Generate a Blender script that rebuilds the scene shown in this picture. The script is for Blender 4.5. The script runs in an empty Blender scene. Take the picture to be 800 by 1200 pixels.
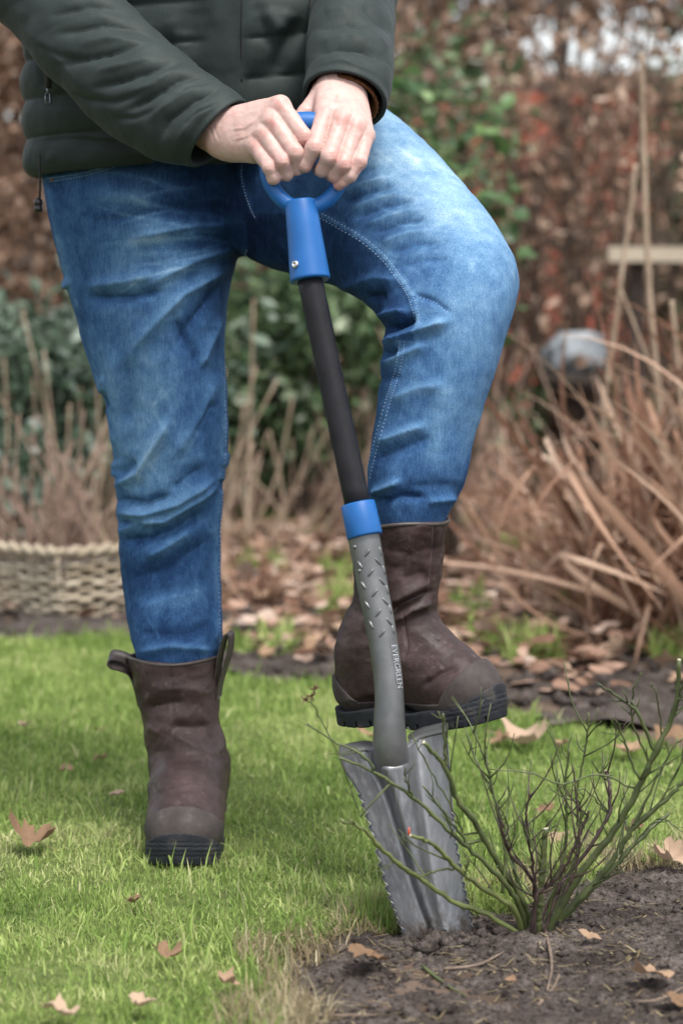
import bpy, math, random
import numpy as np
from mathutils import Vector, Matrix
from mathutils.bvhtree import BVHTree

random.seed(7)
RNG = np.random.default_rng(11)
SC = bpy.context.scene
COL = SC.collection
R = math.radians

# ------------------------------------------------------------------ camera
CAM_H = 0.85
PITCH = R(5.74)
FPX = 2833.0                      # focal length in photograph pixels (85 mm, 36 mm tall frame, 1200 px)
cam_data = bpy.data.cameras.new('camera')
cam = bpy.data.objects.new('camera', cam_data)
COL.objects.link(cam)
cam.location = (0, 0, CAM_H)
cam.rotation_euler = (R(90) - PITCH, 0, 0)
cam_data.sensor_fit = 'VERTICAL'
cam_data.sensor_height = 36.0
cam_data.sensor_width = 24.0
cam_data.lens = 85.0
cam_data.clip_start = 0.05
cam_data.clip_end = 500.0
cam_data.dof.use_dof = True
cam_data.dof.focus_distance = 3.27
cam_data.dof.aperture_fstop = 3.6
SC.camera = cam

# ------------------------------------------------------------------ sky and sun (bright overcast)
SUN_EL, SUN_AZ = R(64), R(150)      # azimuth clockwise from +Y: behind the camera, a little to its right
world = bpy.data.worlds.new('World')
SC.world = world
world.use_nodes = True
wn = world.node_tree
bg = wn.nodes['Background']
sky = wn.nodes.new('ShaderNodeTexSky')
sky.sky_type = 'NISHITA'
sky.sun_disc = False
sky.sun_elevation = SUN_EL
sky.sun_rotation = SUN_AZ
sky.dust_density = 2.5
sky.ozone_density = 0.6
hsv = wn.nodes.new('ShaderNodeHueSaturation')
hsv.inputs['Saturation'].default_value = 0.30     # cloud cover: the sky is nearly white
wn.links.new(sky.outputs['Color'], hsv.inputs['Color'])
wn.links.new(hsv.outputs['Color'], bg.inputs['Color'])
bg.inputs['Strength'].default_value = 0.125
sun_data = bpy.data.lights.new('sun', 'SUN')
sun_data.energy = 1.5
sun_data.angle = R(16)
sun_data.color = (1.0, 0.96, 0.90)
sun = bpy.data.objects.new('sun', sun_data)
COL.objects.link(sun)
sd = Vector((math.sin(SUN_AZ) * math.cos(SUN_EL), math.cos(SUN_AZ) * math.cos(SUN_EL), math.sin(SUN_EL)))
sun.rotation_euler = sd.to_track_quat('Z', 'Y').to_euler()
sun.location = (0, 0, 8)
SC.view_settings.view_transform = 'Standard'
SC.view_settings.look = 'None'
SC.view_settings.gamma = 1.0
SC.view_settings.exposure = 1.40
SC.cycles.max_bounces = 6
SC.cycles.diffuse_bounces = 3
SC.cycles.glossy_bounces = 3
SC.cycles.transparent_max_bounces = 6
SC.cycles.use_denoising = True

# ------------------------------------------------------------------ small maths helpers
CP, SP = math.cos(PITCH), math.sin(PITCH)

def P(px, py, Y):
    """point of the place at depth Y seen at photograph pixel (px, py)"""
    x = (px - 400.0) / FPX
    u = (600.0 - py) / FPX
    s = Y / (CP + u * SP)
    return np.array([x * s, Y, CAM_H + s * (u * CP - SP)])

def G(px, py, z=0.0):
    """ground point seen at a pixel"""
    u = (600.0 - py) / FPX
    s = (z - CAM_H) / (u * CP - SP)
    return np.array([(px - 400.0) / FPX * s, s * (CP + u * SP), z])

def proj(V):
    V = np.asarray(V)
    d = V - np.array([0, 0, CAM_H])
    f = d[:, 1] * CP - d[:, 2] * SP
    u = d[:, 1] * SP + d[:, 2] * CP
    return 400 + FPX * d[:, 0] / f, 600 - FPX * u / f

def poly_dist(px, py, pts):
    """distance in pixels to a polyline and the parameter 0..1 along it"""
    pts = np.array(pts, float)
    L = np.concatenate([[0], np.cumsum(np.hypot(*(pts[1:] - pts[:-1]).T))])
    best = np.full(px.shape, 1e9); bt = np.zeros(px.shape)
    for i in range(len(pts) - 1):
        a, b = pts[i], pts[i + 1]; ab = b - a
        t = np.clip(((px - a[0]) * ab[0] + (py - a[1]) * ab[1]) / (ab @ ab + 1e-9), 0, 1)
        d = np.hypot(px - a[0] - t * ab[0], py - a[1] - t * ab[1])
        m = d < best
        best[m] = d[m]; bt[m] = (L[i] + t[m] * (L[i + 1] - L[i])) / L[-1]
    return best, bt

def stroke(px, py, pts, w, taper=True):
    d, t = poly_dist(px, py, pts)
    f = np.exp(-(d / w) ** 2)
    if taper:
        f *= np.clip(np.minimum(t, 1 - t) * 5 + 0.12, 0, 1)
    return f

def _h3(i, j, k, s):
    n = (i * 374761393 + j * 668265263 + k * 2147483647 + s * 1274126177) & 0xFFFFFFFF
    n = ((n ^ (n >> 13)) * 1274126177) & 0xFFFFFFFF
    n = (n ^ (n >> 16)) & 0xFFFFFFFF
    return n.astype(np.float64) / 4294967295.0

def vnoise(p, scale=1.0, seed=0):
    """value noise -1..1 at points p (n,3)"""
    q = np.asarray(p) * scale
    i = np.floor(q).astype(np.int64); f = q - i
    f = f * f * (3 - 2 * f)
    r = 0
    for a in (0, 1):
        wa = f[:, 0] if a else 1 - f[:, 0]
        for b in (0, 1):
            wb = f[:, 1] if b else 1 - f[:, 1]
            for c in (0, 1):
                wc = f[:, 2] if c else 1 - f[:, 2]
                r = r + wa * wb * wc * _h3(i[:, 0] + a, i[:, 1] + b, i[:, 2] + c, seed)
    return r * 2 - 1

def fbm(p, scale, octaves=4, seed=0, gain=0.5):
    r = 0; a = 1.0
    for o in range(octaves):
        r = r + a * vnoise(p, scale * 2 ** o, seed + o * 17)
        a *= gain
    return r

# ------------------------------------------------------------------ mesh and object helpers
BASE = {}                         # world base of each thing

def new_mesh(name, V, F, smooth=True, attrs=None):
    me = bpy.data.meshes.new(name)
    V = np.asarray(V, dtype=np.float32)
    if isinstance(F, np.ndarray):
        n, k = F.shape
        me.vertices.add(len(V)); me.vertices.foreach_set('co', V.ravel())
        me.loops.add(n * k); me.loops.foreach_set('vertex_index', F.astype(np.int32).ravel())
        me.polygons.add(n)
        me.polygons.foreach_set('loop_start', np.arange(0, n * k, k, dtype=np.int32))
        me.update(calc_edges=True)
    else:
        me.from_pydata(V.tolist(), [], F)
        me.update()
    if smooth:
        me.polygons.foreach_set('use_smooth', np.ones(len(me.polygons), dtype=bool))
    if attrs:
        for k_, a in attrs.items():
            at = me.attributes.new(k_, 'FLOAT', 'POINT')
            at.data.foreach_set('value', np.asarray(a, dtype=np.float32))
    return me

def link(name, me, mat, parent=None):
    o = bpy.data.objects.new(name, me)
    COL.objects.link(o)
    if mat is not None and me is not None and not me.materials:
        me.materials.append(mat)
    if parent is not None:
        o.parent = parent
    return o

def root_of(o):
    while o.parent is not None:
        o = o.parent
    return o

def part(name, VF, mat, parent, smooth=True, attrs=None, label=None, stuff=False):
    """a mesh part of a thing, vertices given in world space"""
    V, F = VF
    b = BASE.get(root_of(parent).name, np.zeros(3))
    me = new_mesh(name, np.asarray(V) - b, F, smooth, attrs)
    o = link(name, me, mat, parent)
    if label: o['label'] = label
    if stuff: o['kind'] = 'stuff'
    return o

def tag(o, label, cat, group=None, kind=None):
    if label: o['label'] = label
    if cat: o['category'] = cat
    if group: o['group'] = group
    if kind: o['kind'] = kind
    return o

def thing(name, loc, label, cat, group=None):
    o = bpy.data.objects.new(name, None)
    COL.objects.link(o)
    o.empty_display_size = 0.1
    o.location = [float(c) for c in loc]
    BASE[o.name] = np.array(loc, float)
    return tag(o, label, cat, group)

def merge(*vfs):
    Vs, Fs, n = [], [], 0
    for V, F in vfs:
        V = np.asarray(V, float)
        Vs.append(V)
        Fs.extend([[i + n for i in f] for f in F])
        n += len(V)
    return np.concatenate(Vs), Fs

def spline(pts, n):
    """Catmull-Rom through points, n samples"""
    p = np.array(pts, float)
    if len(p) < 3:
        t = np.linspace(0, 1, n)[:, None]
        return p[0] * (1 - t) + p[-1] * t
    q = np.vstack([2 * p[0] - p[1], p, 2 * p[-1] - p[-2]])
    out = []
    for s in np.linspace(0, len(p) - 1 - 1e-9, n):
        i = int(s); f = s - i
        a, b, c, d = q[i], q[i + 1], q[i + 2], q[i + 3]
        out.append(0.5 * ((2 * b) + (c - a) * f + (2 * a - 5 * b + 4 * c - d) * f * f + (3 * b - a - 3 * c + d) * f ** 3))
    return np.array(out)

def tube(pts, rad, sides=8, cap=True, flat=1.0):
    pts = np.asarray(pts, float); n = len(pts)
    rad = np.broadcast_to(np.asarray(rad, float), (n,))
    T = np.gradient(pts, axis=0); T /= np.linalg.norm(T, axis=1)[:, None] + 1e-12
    up = np.array([0, 0, 1.0]) if abs(T[0][2]) < 0.9 else np.array([1.0, 0, 0])
    N = np.cross(T[0], up); N /= np.linalg.norm(N)
    V = []
    for i in range(n):
        N = N - T[i] * (N @ T[i]); N /= np.linalg.norm(N) + 1e-12
        B = np.cross(T[i], N)
        for k in range(sides):
            a = 2 * math.pi * k / sides
            V.append(pts[i] + rad[i] * (math.cos(a) * N + flat * math.sin(a) * B))
    F = []
    for i in range(n - 1):
        for k in range(sides):
            a = i * sides + k; b = i * sides + (k + 1) % sides
            F.append([a, b, b + sides, a + sides])
    if cap:
        F.append(list(range(sides))[::-1]); F.append([(n - 1) * sides + k for k in range(sides)])
    return np.array(V), F

def lathe(a, b, prof, sides=24):
    """revolve (t, r) pairs round the axis a->b"""
    a = np.array(a, float); b = np.array(b, float)
    t_ = (b - a) / np.linalg.norm(b - a)
    u = np.cross(t_, [0, 0, 1.0] if abs(t_[2]) < 0.9 else [1.0, 0, 0]); u /= np.linalg.norm(u)
    w = np.cross(t_, u)
    V = []; F = []
    for t, r in prof:
        for k in range(sides):
            an = 2 * math.pi * k / sides
            V.append(a + (b - a) * t + r * (math.cos(an) * u + math.sin(an) * w))
    for i in range(len(prof) - 1):
        for k in range(sides):
            p = i * sides + k; q = i * sides + (k + 1) % sides
            F.append([p, q, q + sides, p + sides])
    F.append(list(range(sides))[::-1]); F.append([(len(prof) - 1) * sides + k for k in range(sides)])
    return np.array(V), F

def box(c, s, rot=None):
    c = np.array(c, float); s = np.array(s, float) / 2
    V = np.array([[x, y, z] for x in (-1, 1) for y in (-1, 1) for z in (-1, 1)], float) * s
    if rot is not None: V = V @ np.array(rot).T
    F = [[0, 1, 3, 2], [4, 6, 7, 5], [0, 4, 5, 1], [2, 3, 7, 6], [0, 2, 6, 4], [1, 5, 7, 3]]
    return V + c, F

def rotz(a):
    c, s = math.cos(a), math.sin(a)
    return np.array([[c, -s, 0], [s, c, 0], [0, 0, 1]])

def surface_nets(f, lo, hi, h):
    lo = np.array(lo, float); hi = np.array(hi, float)
    n = np.ceil((hi - lo) / h).astype(int) + 1
    ax = [lo[i] + h * np.arange(n[i]) for i in range(3)]
    X, Y, Z = np.meshgrid(*[a.astype(np.float32) for a in ax], indexing='ij')
    F = f(X, Y, Z)
    ins = F < 0
    c = np.zeros(tuple(n - 1), dtype=np.int8)
    for a in (0, 1):
        for b in (0, 1):
            for d in (0, 1):
                c += ins[a:n[0] - 1 + a, b:n[1] - 1 + b, d:n[2] - 1 + d]
    act = (c > 0) & (c < 8)
    idx = np.argwhere(act)
    vid = np.full(act.shape, -1, dtype=np.int64); vid[act] = np.arange(len(idx))
    cor = [(a, b, d) for a in (0, 1) for b in (0, 1) for d in (0, 1)]
    val = np.stack([F[idx[:, 0] + a, idx[:, 1] + b, idx[:, 2] + d] for a, b, d in cor], 1)
    acc = np.zeros((len(idx), 3)); cnt = np.zeros(len(idx))
    for p in range(8):
        for q in range(p + 1, 8):
            dv = np.abs(np.array(cor[p]) - np.array(cor[q]))
            if dv.sum() != 1: continue
            m = (val[:, p] < 0) != (val[:, q] < 0)
            t = val[m, p] / (val[m, p] - val[m, q])
            acc[m] += np.array(cor[p]) + t[:, None] * (np.array(cor[q]) - np.array(cor[p]))
            cnt[m] += 1
    V = lo + h * (idx + acc / cnt[:, None])
    quads = []
    for axis in range(3):
        sl0 = [slice(None)] * 3; sl1 = [slice(None)] * 3
        sl0[axis] = slice(0, n[axis] - 1); sl1[axis] = slice(1, n[axis])
        A = ins[tuple(sl0)]; B = ins[tuple(sl1)]
        e = np.argwhere(A != B)
        u, v = [(1, 2), (2, 0), (0, 1)][axis]
        ok = (e[:, u] > 0) & (e[:, v] > 0) & (e[:, u] < n[u] - 1) & (e[:, v] < n[v] - 1)
        e = e[ok]
        s = A[e[:, 0], e[:, 1], e[:, 2]]
        def cell(du, dv):
            g = e.copy(); g[:, u] += du; g[:, v] += dv
            return vid[g[:, 0], g[:, 1], g[:, 2]]
        q = np.stack([cell(-1, -1), cell(0, -1), cell(0, 0), cell(-1, 0)], 1)
        q[~s] = q[~s][:, ::-1]
        quads.append(q)
    return V, np.concatenate(quads)

def smooth_mesh(V, Fq, it=2, lam=0.5):
    """Laplacian smoothing of a quad mesh"""
    V = V.copy(); n = len(V)
    E = np.concatenate([Fq[:, [0, 1]], Fq[:, [1, 2]], Fq[:, [2, 3]], Fq[:, [3, 0]]])
    for _ in range(it):
        acc = np.zeros_like(V); cnt = np.zeros(n)
        for k in range(3):
            acc[:, k] = np.bincount(E[:, 0], V[E[:, 1], k], n) + np.bincount(E[:, 1], V[E[:, 0], k], n)
        cnt = np.bincount(E[:, 0], minlength=n) + np.bincount(E[:, 1], minlength=n)
        V += lam * (acc / np.maximum(cnt, 1)[:, None] - V)
    return V

def normals(V, Fq):
    a = V[Fq[:, 2]] - V[Fq[:, 0]]; b = V[Fq[:, 3]] - V[Fq[:, 1]]
    fn = np.cross(a, b)
    N = np.zeros_like(V)
    for k in range(4):
        for c in range(3):
            N[:, c] += np.bincount(Fq[:, k], fn[:, c], len(V))
    return N / (np.linalg.norm(N, axis=1)[:, None] + 1e-12)

def facing(V, N):
    d = np.array([0, 0, CAM_H]) - V
    d /= np.linalg.norm(d, axis=1)[:, None]
    return np.clip((N * d).sum(1) + 0.15, 0, 1)

def sseg(X, Y, Z, a, b, ra, rb):
    a = np.asarray(a, np.float32); b = np.asarray(b, np.float32)
    ab = b - a; L = float(ab @ ab) + 1e-12
    dx, dy, dz = X - a[0], Y - a[1], Z - a[2]
    t = np.clip((dx * ab[0] + dy * ab[1] + dz * ab[2]) / L, 0, 1)
    return np.sqrt((dx - t * ab[0]) ** 2 + (dy - t * ab[1]) ** 2 + (dz - t * ab[2]) ** 2) - (ra + t * (rb - ra))

def smin(a, b, k):
    h = np.clip(0.5 + 0.5 * (b - a) / k, 0, 1)
    return b + (a - b) * h - k * h * (1 - h)

def bvh_of(V, F):
    return BVHTree.FromPolygons([tuple(v) for v in np.asarray(V, float).tolist()], [list(map(int, f)) for f in F])

def hit(bvh, px, py):
    o = Vector((0, 0, CAM_H)); d = Vector(P(px, py, 3.0)) - o; d.normalize()
    loc, nor, i, dist = bvh.ray_cast(o, d)
    if loc is None: return None, None
    nor = np.array(nor)
    if nor @ np.array(d) > 0: nor = -nor
    return np.array(loc), nor

# ------------------------------------------------------------------ materials
def nodes_of(name):
    m = bpy.data.materials.new(name); m.use_nodes = True
    nt = m.node_tree
    return m, nt, nt.nodes['Principled BSDF']

def ramp(nt, stops, fac=None):
    r = nt.nodes.new('ShaderNodeValToRGB')
    e = r.color_ramp.elements
    while len(e) < len(stops): e.new(0.5)
    for el, (p, c) in zip(e, stops):
        el.position = p; el.color = (*c, 1)
    if fac is not None: nt.links.new(fac, r.inputs[0])
    return r.outputs[0]

def noise(nt, scale, detail=4, rough=0.6, coord=None, vec_scale=None):
    t = nt.nodes.new('ShaderNodeTexNoise')
    t.inputs['Scale'].default_value = scale
    t.inputs['Detail'].default_value = detail
    t.inputs['Roughness'].default_value = rough
    if coord is None:
        c = nt.nodes.new('ShaderNodeTexCoord'); coord = c.outputs['Object']
    if vec_scale is not None:
        mp = nt.nodes.new('ShaderNodeMapping'); mp.inputs['Scale'].default_value = vec_scale
        nt.links.new(coord, mp.inputs[0]); coord = mp.outputs[0]
    nt.links.new(coord, t.inputs['Vector'])
    return t.outputs['Fac']

def mixc(nt, fac, a, b, mode='MIX'):
    m = nt.nodes.new('ShaderNodeMix'); m.data_type = 'RGBA'; m.blend_type = mode
    for sock, v in ((m.inputs['Factor'], fac), (m.inputs[6], a), (m.inputs[7], b)):
        if isinstance(v, (int, float)): sock.default_value = v
        elif isinstance(v, tuple): sock.default_value = (*v, 1)
        else: nt.links.new(v, sock)
    return m.outputs[2]

def bump(nt, bsdf, height, strength=0.3, dist=0.002, prev=None):
    b = nt.nodes.new('ShaderNodeBump')
    b.inputs['Strength'].default_value = strength
    b.inputs['Distance'].default_value = dist
    nt.links.new(height, b.inputs['Height'])
    if prev is not None: nt.links.new(prev, b.inputs['Normal'])
    nt.links.new(b.outputs[0], bsdf.inputs['Normal'])
    return b.outputs[0]

def attr(nt, name):
    a = nt.nodes.new('ShaderNodeAttribute'); a.attribute_name = name
    return a.outputs['Fac']

def objrand(nt):
    return nt.nodes.new('ShaderNodeObjectInfo').outputs['Random']

def plain(name, stops, scale=40, rough=0.6, bstr=0.3, bdist=0.001, metallic=0.0, spec=0.5, detail=5, bscale=None, vec=None):
    m, nt, b = nodes_of(name)
    f = noise(nt, scale, detail, vec_scale=vec)
    nt.links.new(ramp(nt, stops, f), b.inputs['Base Color'])
    b.inputs['Roughness'].default_value = rough
    b.inputs['Metallic'].default_value = metallic
    b.inputs['Specular IOR Level'].default_value = spec
    if bstr: bump(nt, b, noise(nt, bscale or scale * 3, 4, vec_scale=vec), bstr, bdist)
    return m

def leafy(name, stops, rough=0.6, trans=0.3, by_object=False, nscale=60, spec=0.12):
    """leaf tissue: colour varies from leaf to leaf, some light passes through"""
    m, nt, b = nodes_of(name)
    src = objrand(nt) if by_object else attr(nt, 'rnd')
    f = nt.nodes.new('ShaderNodeMath'); f.operation = 'MULTIPLY_ADD'
    nt.links.new(noise(nt, nscale, 3), f.inputs[0]); f.inputs[1].default_value = 0.35
    g = nt.nodes.new('ShaderNodeMath'); g.operation = 'MULTIPLY_ADD'
    nt.links.new(src, g.inputs[0]); g.inputs[1].default_value = 0.8; g.inputs[2].default_value = -0.07
    nt.links.new(g.outputs[0], f.inputs[2])
    col = ramp(nt, stops, f.outputs[0])
    nt.links.new(col, b.inputs['Base Color'])
    b.inputs['Roughness'].default_value = rough
    b.inputs['Specular IOR Level'].default_value = spec
    if trans:
        t = nt.nodes.new('ShaderNodeBsdfTranslucent'); nt.links.new(col, t.inputs['Color'])
        mx = nt.nodes.new('ShaderNodeMixShader'); mx.inputs[0].default_value = trans
        nt.links.new(b.outputs[0], mx.inputs[1]); nt.links.new(t.outputs[0], mx.inputs[2])
        nt.links.new(mx.outputs[0], nt.nodes['Material Output'].inputs['Surface'])
    return m
# ================================================================== ground, lawn, soil
def grid_mesh(x0, x1, y0, y1, nx, ny):
    xs = np.linspace(x0, x1, nx); ys = np.linspace(y0, y1, ny)
    X, Y = np.meshgrid(xs, ys, indexing='ij')
    V = np.stack([X.ravel(), Y.ravel(), np.zeros(nx * ny)], 1)
    i, j = np.meshgrid(np.arange(nx - 1), np.arange(ny - 1), indexing='ij')
    a = (i * ny + j).ravel()
    return V, np.stack([a, a + ny, a + ny + 1, a + 1], 1)

def in_poly(x, y, poly):
    r = np.zeros(x.shape, bool); n = len(poly)
    for i in range(n):
        x1, y1 = poly[i]; x2, y2 = poly[(i + 1) % n]
        if y1 == y2: continue
        c = ((y1 > y) != (y2 > y)) & (x < (x2 - x1) * (y - y1) / (y2 - y1) + x1)
        r ^= c
    return r

def edge_dist(x, y, poly):
    best = np.full(x.shape, 1e9)
    for i in range(len(poly)):
        a = np.array(poly[i]); b = np.array(poly[(i + 1) % len(poly)]); ab = b - a
        t = np.clip(((x - a[0]) * ab[0] + (y - a[1]) * ab[1]) / (ab @ ab + 1e-9), 0, 1)
        best = np.minimum(best, np.hypot(x - a[0] - t * ab[0], y - a[1] - t * ab[1]))
    return best

BED_POLY = [tuple(G(px, py)[:2]) for px, py in ((335, 1240), (322, 1165), (350, 1118), (420, 1092), (475, 1080),
            (555, 1058), (600, 1034), (680, 1016), (730, 1008), (810, 1000))] + [(1.2, 3.45), (3.2, 3.6), (3.2, 1.4), (0.05, 1.4)]
_back = [G(px, py)[:2] for px, py in ((0, 752), (140, 752), (265, 788), (400, 802), (560, 838), (700, 852), (800, 882))]
BX = np.array([-6.0] + [p[0] for p in _back] + [6.0]); BY = np.array([_back[0][1]] + [p[1] for p in _back] + [_back[-1][1]])

def lawn_back(x):
    return np.interp(x, BX, BY) + 0.05 * np.sin(x * 9.0) + 0.03 * np.sin(x * 23 + 1)

def on_lawn(x, y):
    return (~in_poly(x, y, BED_POLY)) & (y < lawn_back(x)) & (y > 1.3)

M_EARTH = plain('earth', [(0.25, (0.040, 0.028, 0.020)), (0.5, (0.085, 0.060, 0.045)), (0.8, (0.15, 0.11, 0.085))], 9, 0.95, 0.6, 0.01, spec=0.1)
V, F = grid_mesh(-150, 150, -60, 240, 61, 61)
tag(link('ground', new_mesh('ground', V, F), M_EARTH), 'dark garden earth reaching to the horizon', None, kind='structure')

M_THATCH = plain('thatch', [(0.3, (0.05, 0.065, 0.022)), (0.55, (0.10, 0.13, 0.04)), (0.8, (0.16, 0.18, 0.07))], 30, 0.95, 0.8, 0.006, spec=0.1)
V, F = grid_mesh(-3.2, 3.2, 1.4, 6.2, 160, 120)
c = V[F].mean(1)
F = F[on_lawn(c[:, 0], c[:, 1])]
V[:, 2] = 0.006 + 0.003 * fbm(V, 6, 2, 3)
tag(link('lawn', new_mesh('lawn', V, F), M_THATCH), 'mossy turf under the short green grass', None, kind='structure')

m, nt, b = nodes_of('soil')
n1 = noise(nt, 14, 6, 0.7); n2 = noise(nt, 160, 4, 0.7)
c1 = ramp(nt, [(0.28, (0.030, 0.024, 0.021)), (0.5, (0.075, 0.063, 0.057)), (0.72, (0.15, 0.13, 0.12))], n1)
c2 = ramp(nt, [(0.3, (0.25, 0.24, 0.23)), (0.52, (0.9, 0.88, 0.86)), (0.75, (1.9, 1.8, 1.7))], n2)
nt.links.new(mixc(nt, 0.85, c1, c2, 'MULTIPLY'), b.inputs['Base Color'])
b.inputs['Roughness'].default_value = 0.95; b.inputs['Specular IOR Level'].default_value = 0.05
bump(nt, b, n2, 0.9, 0.006)
M_SOIL = m

def soil_height(V):
    d = edge_dist(V[:, 0], V[:, 1], BED_POLY)
    rise = np.clip(d / 0.12, 0, 1)
    h = 0.004 + 0.005 * rise * (0.6 + fbm(V, 5, 3, 5)) + 0.0042 * fbm(V, 24, 3, 8) + 0.0045 * fbm(V, 85, 3, 12)
    mx = np.exp(-((V[:, 0] - 0.23) ** 2 + (V[:, 1] - 3.0) ** 2) / 0.02)      # earthed up round the rose
    return h + 0.006 * mx

V, F = grid_mesh(-0.22, 1.00, 2.35, 3.62, 330, 340)
c = V[F].mean(1)
F = F[in_poly(c[:, 0], c[:, 1], BED_POLY)]
V[:, 2] = soil_height(V)
tag(link('soil_bed', new_mesh('soil_bed', V, F), M_SOIL), 'grey brown crumbly soil of the rose bed', None, kind='structure')
V, F = grid_mesh(-3.2, 3.2, 4.4, 8.0, 260, 150)
c = V[F].mean(1)
F = F[c[:, 1] > lawn_back(c[:, 0]) - 0.05]
V[:, 2] = 0.008 + 0.018 * fbm(V, 5, 3, 31) + 0.008 * fbm(V, 25, 2, 33)
tag(link('soil_border', new_mesh('soil_border', V, F), M_SOIL), 'bare soil strip of the border behind the lawn', None, kind='structure')

def crumbs(name, n, xr, yr, test, hfun, size, mat, label, seed):
    rg = np.random.default_rng(seed)
    x = rg.uniform(*xr, n * 3); y = rg.uniform(*yr, n * 3)
    k = test(x, y); x = x[k][:n]; y = y[k][:n]; n = len(x)
    P0 = np.stack([x, y, np.zeros(n)], 1); P0[:, 2] = hfun(P0)
    s = size * rg.lognormal(0, 0.6, n)
    o = np.array([[1, 0, 0], [0, 1, 0], [-1, 0, 0], [0, -1, 0], [0, 0, 0.8], [0, 0, -0.7]])
    f = np.array([[0, 1, 4], [1, 2, 4], [2, 3, 4], [3, 0, 4], [1, 0, 5], [2, 1, 5], [3, 2, 5], [0, 3, 5]])
    V = P0[:, None, :] + o[None] * s[:, None, None] * rg.uniform(0.6, 1.3, (n, 6, 1))
    Fc = (f[None] + 6 * np.arange(n)[:, None, None]).reshape(-1, 3)
    return tag(link(name, new_mesh(name, V.reshape(-1, 3), Fc, False), mat), label, 'soil', kind='stuff')

crumbs('soil_crumbs', 16000, (-0.2, 1.1), (2.45, 3.5), lambda x, y: in_poly(x, y, BED_POLY), soil_height, 0.0019, M_SOIL, 'loose crumbs of earth over the rose bed', 3)
crumbs('heaved_soil', 260, (G(470, 1105)[0], G(575, 1105)[0]), (2.93, 3.04), lambda x, y: np.abs(y - 2.985) < .05, soil_height, 0.0042, M_SOIL, 'small clods pushed up round the spade blade', 6)
crumbs('border_crumbs', 4000, (-1.3, 1.3), (4.6, 7.5), lambda x, y: y > lawn_back(x), lambda p: 0.012 + 0 * p[:, 0], 0.007, M_SOIL, 'loose clods of earth on the border behind the lawn', 4)

# ------------------------------------------------------------------ grass (stuff)
M_GRASS = leafy('grass_blades', [(0.0, (0.055, 0.105, 0.024)), (0.3, (0.155, 0.245, 0.055)), (0.55, (0.28, 0.375, 0.105)), (0.8, (0.42, 0.48, 0.185)), (1.0, (0.56, 0.50, 0.31))], 0.5, 0.35, nscale=3)

def blades(n, xr, yr, test, hmin, hmax, wid, seed, lean=0.7, dry=0.06, bias=0.0, edge_long=True):
    rg = np.random.default_rng(seed)
    x = rg.uniform(*xr, n); y = rg.uniform(*yr, n)
    k = test(x, y); x, y = x[k], y[k]; n = len(x)
    p = np.stack([x, y, np.full(n, 0.004)], 1)
    patch = fbm(p, 3.5, 3, 41); patch2 = fbm(p, 14, 2, 43)
    h = rg.uniform(hmin, hmax, n) * (1 + 0.35 * patch2)
    if edge_long:
        ed = edge_dist(x, y, BED_POLY)
        h *= 1 + 0.7 * np.exp(-(ed / 0.05) ** 2) * (rg.random(n) > 0.5)
    th = rg.uniform(0, 2 * np.pi, n) + patch * 1.5
    ln = rg.normal(0, lean, n)
    w = wid * rg.uniform(0.6, 1.3, n) * (1 + 0.25 * (y - 3))
    d = np.stack([np.cos(th), np.sin(th), np.zeros(n)], 1)
    s = np.stack([-np.sin(th), np.cos(th), np.zeros(n)], 1)
    tw = rg.uniform(0, np.pi, n)[:, None]
    s = s * np.cos(tw) + d * np.sin(tw) * 0.6
    up = np.array([0, 0, 1.0])
    b1 = np.sin(ln)[:, None] * d + np.cos(ln)[:, None] * up
    ln2 = ln * 1.9
    b2 = np.sin(ln2)[:, None] * d + np.cos(ln2)[:, None] * up
    mid = p + b1 * (h * 0.55)[:, None]
    tip = mid + b2 * (h * 0.5)[:, None]
    tip[:, 2] = np.maximum(tip[:, 2], 0.012)
    V = np.stack([p - s * w[:, None], p + s * w[:, None], mid - s * w[:, None] * 0.85, mid + s * w[:, None] * 0.85, tip], 1).reshape(-1, 3)
    f = np.array([[0, 1, 3], [0, 3, 2], [2, 3, 4]])
    Fc = (f[None] + 5 * np.arange(n)[:, None, None]).reshape(-1, 3)
    r = 0.45 + bias + 0.24 * patch + 0.16 * patch2 + rg.normal(0, 0.15, n)
    r = np.where(rg.random(n) < dry, rg.uniform(0.85, 1.05, n), r)
    return V, Fc, np.repeat(np.clip(r, 0, 1), 5)

def in_view(x, y): return np.abs(x) < y * 0.150 + 0.06
sets = [blades(330000, (-1.0, 1.0), (2.45, 5.7), lambda x, y: on_lawn(x, y) & in_view(x, y), 0.006, 0.022, 0.0009, 21, lean=1.1),
        blades(70000, (-1.0, 1.0), (2.45, 5.7), lambda x, y: on_lawn(x, y) & in_view(x, y), 0.008, 0.020, 0.0016, 24, lean=1.0, bias=0.18),
        blades(8000, (-1.0, 1.0), (2.45, 5.7), lambda x, y: on_lawn(x, y) & in_view(x, y), 0.02, 0.055, 0.0017, 25, lean=0.8, bias=-.05),
        blades(130000, (-2.4, 2.4), (1.6, 5.7), lambda x, y: on_lawn(x, y) & ~(in_view(x, y) & (y > 2.45)), 0.015, 0.045, 0.0020, 22)]
nV = 0; Vs, Fs, As = [], [], []
for V, F, a in sets:
    Vs.append(V); Fs.append(F + nV); As.append(a); nV += len(V)
tag(link('grass', new_mesh('grass', np.concatenate(Vs), np.concatenate(Fs), True, {'rnd': np.concatenate(As)}), M_GRASS),
    'short mossy green lawn grass round the boots', 'grass', kind='stuff')

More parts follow.
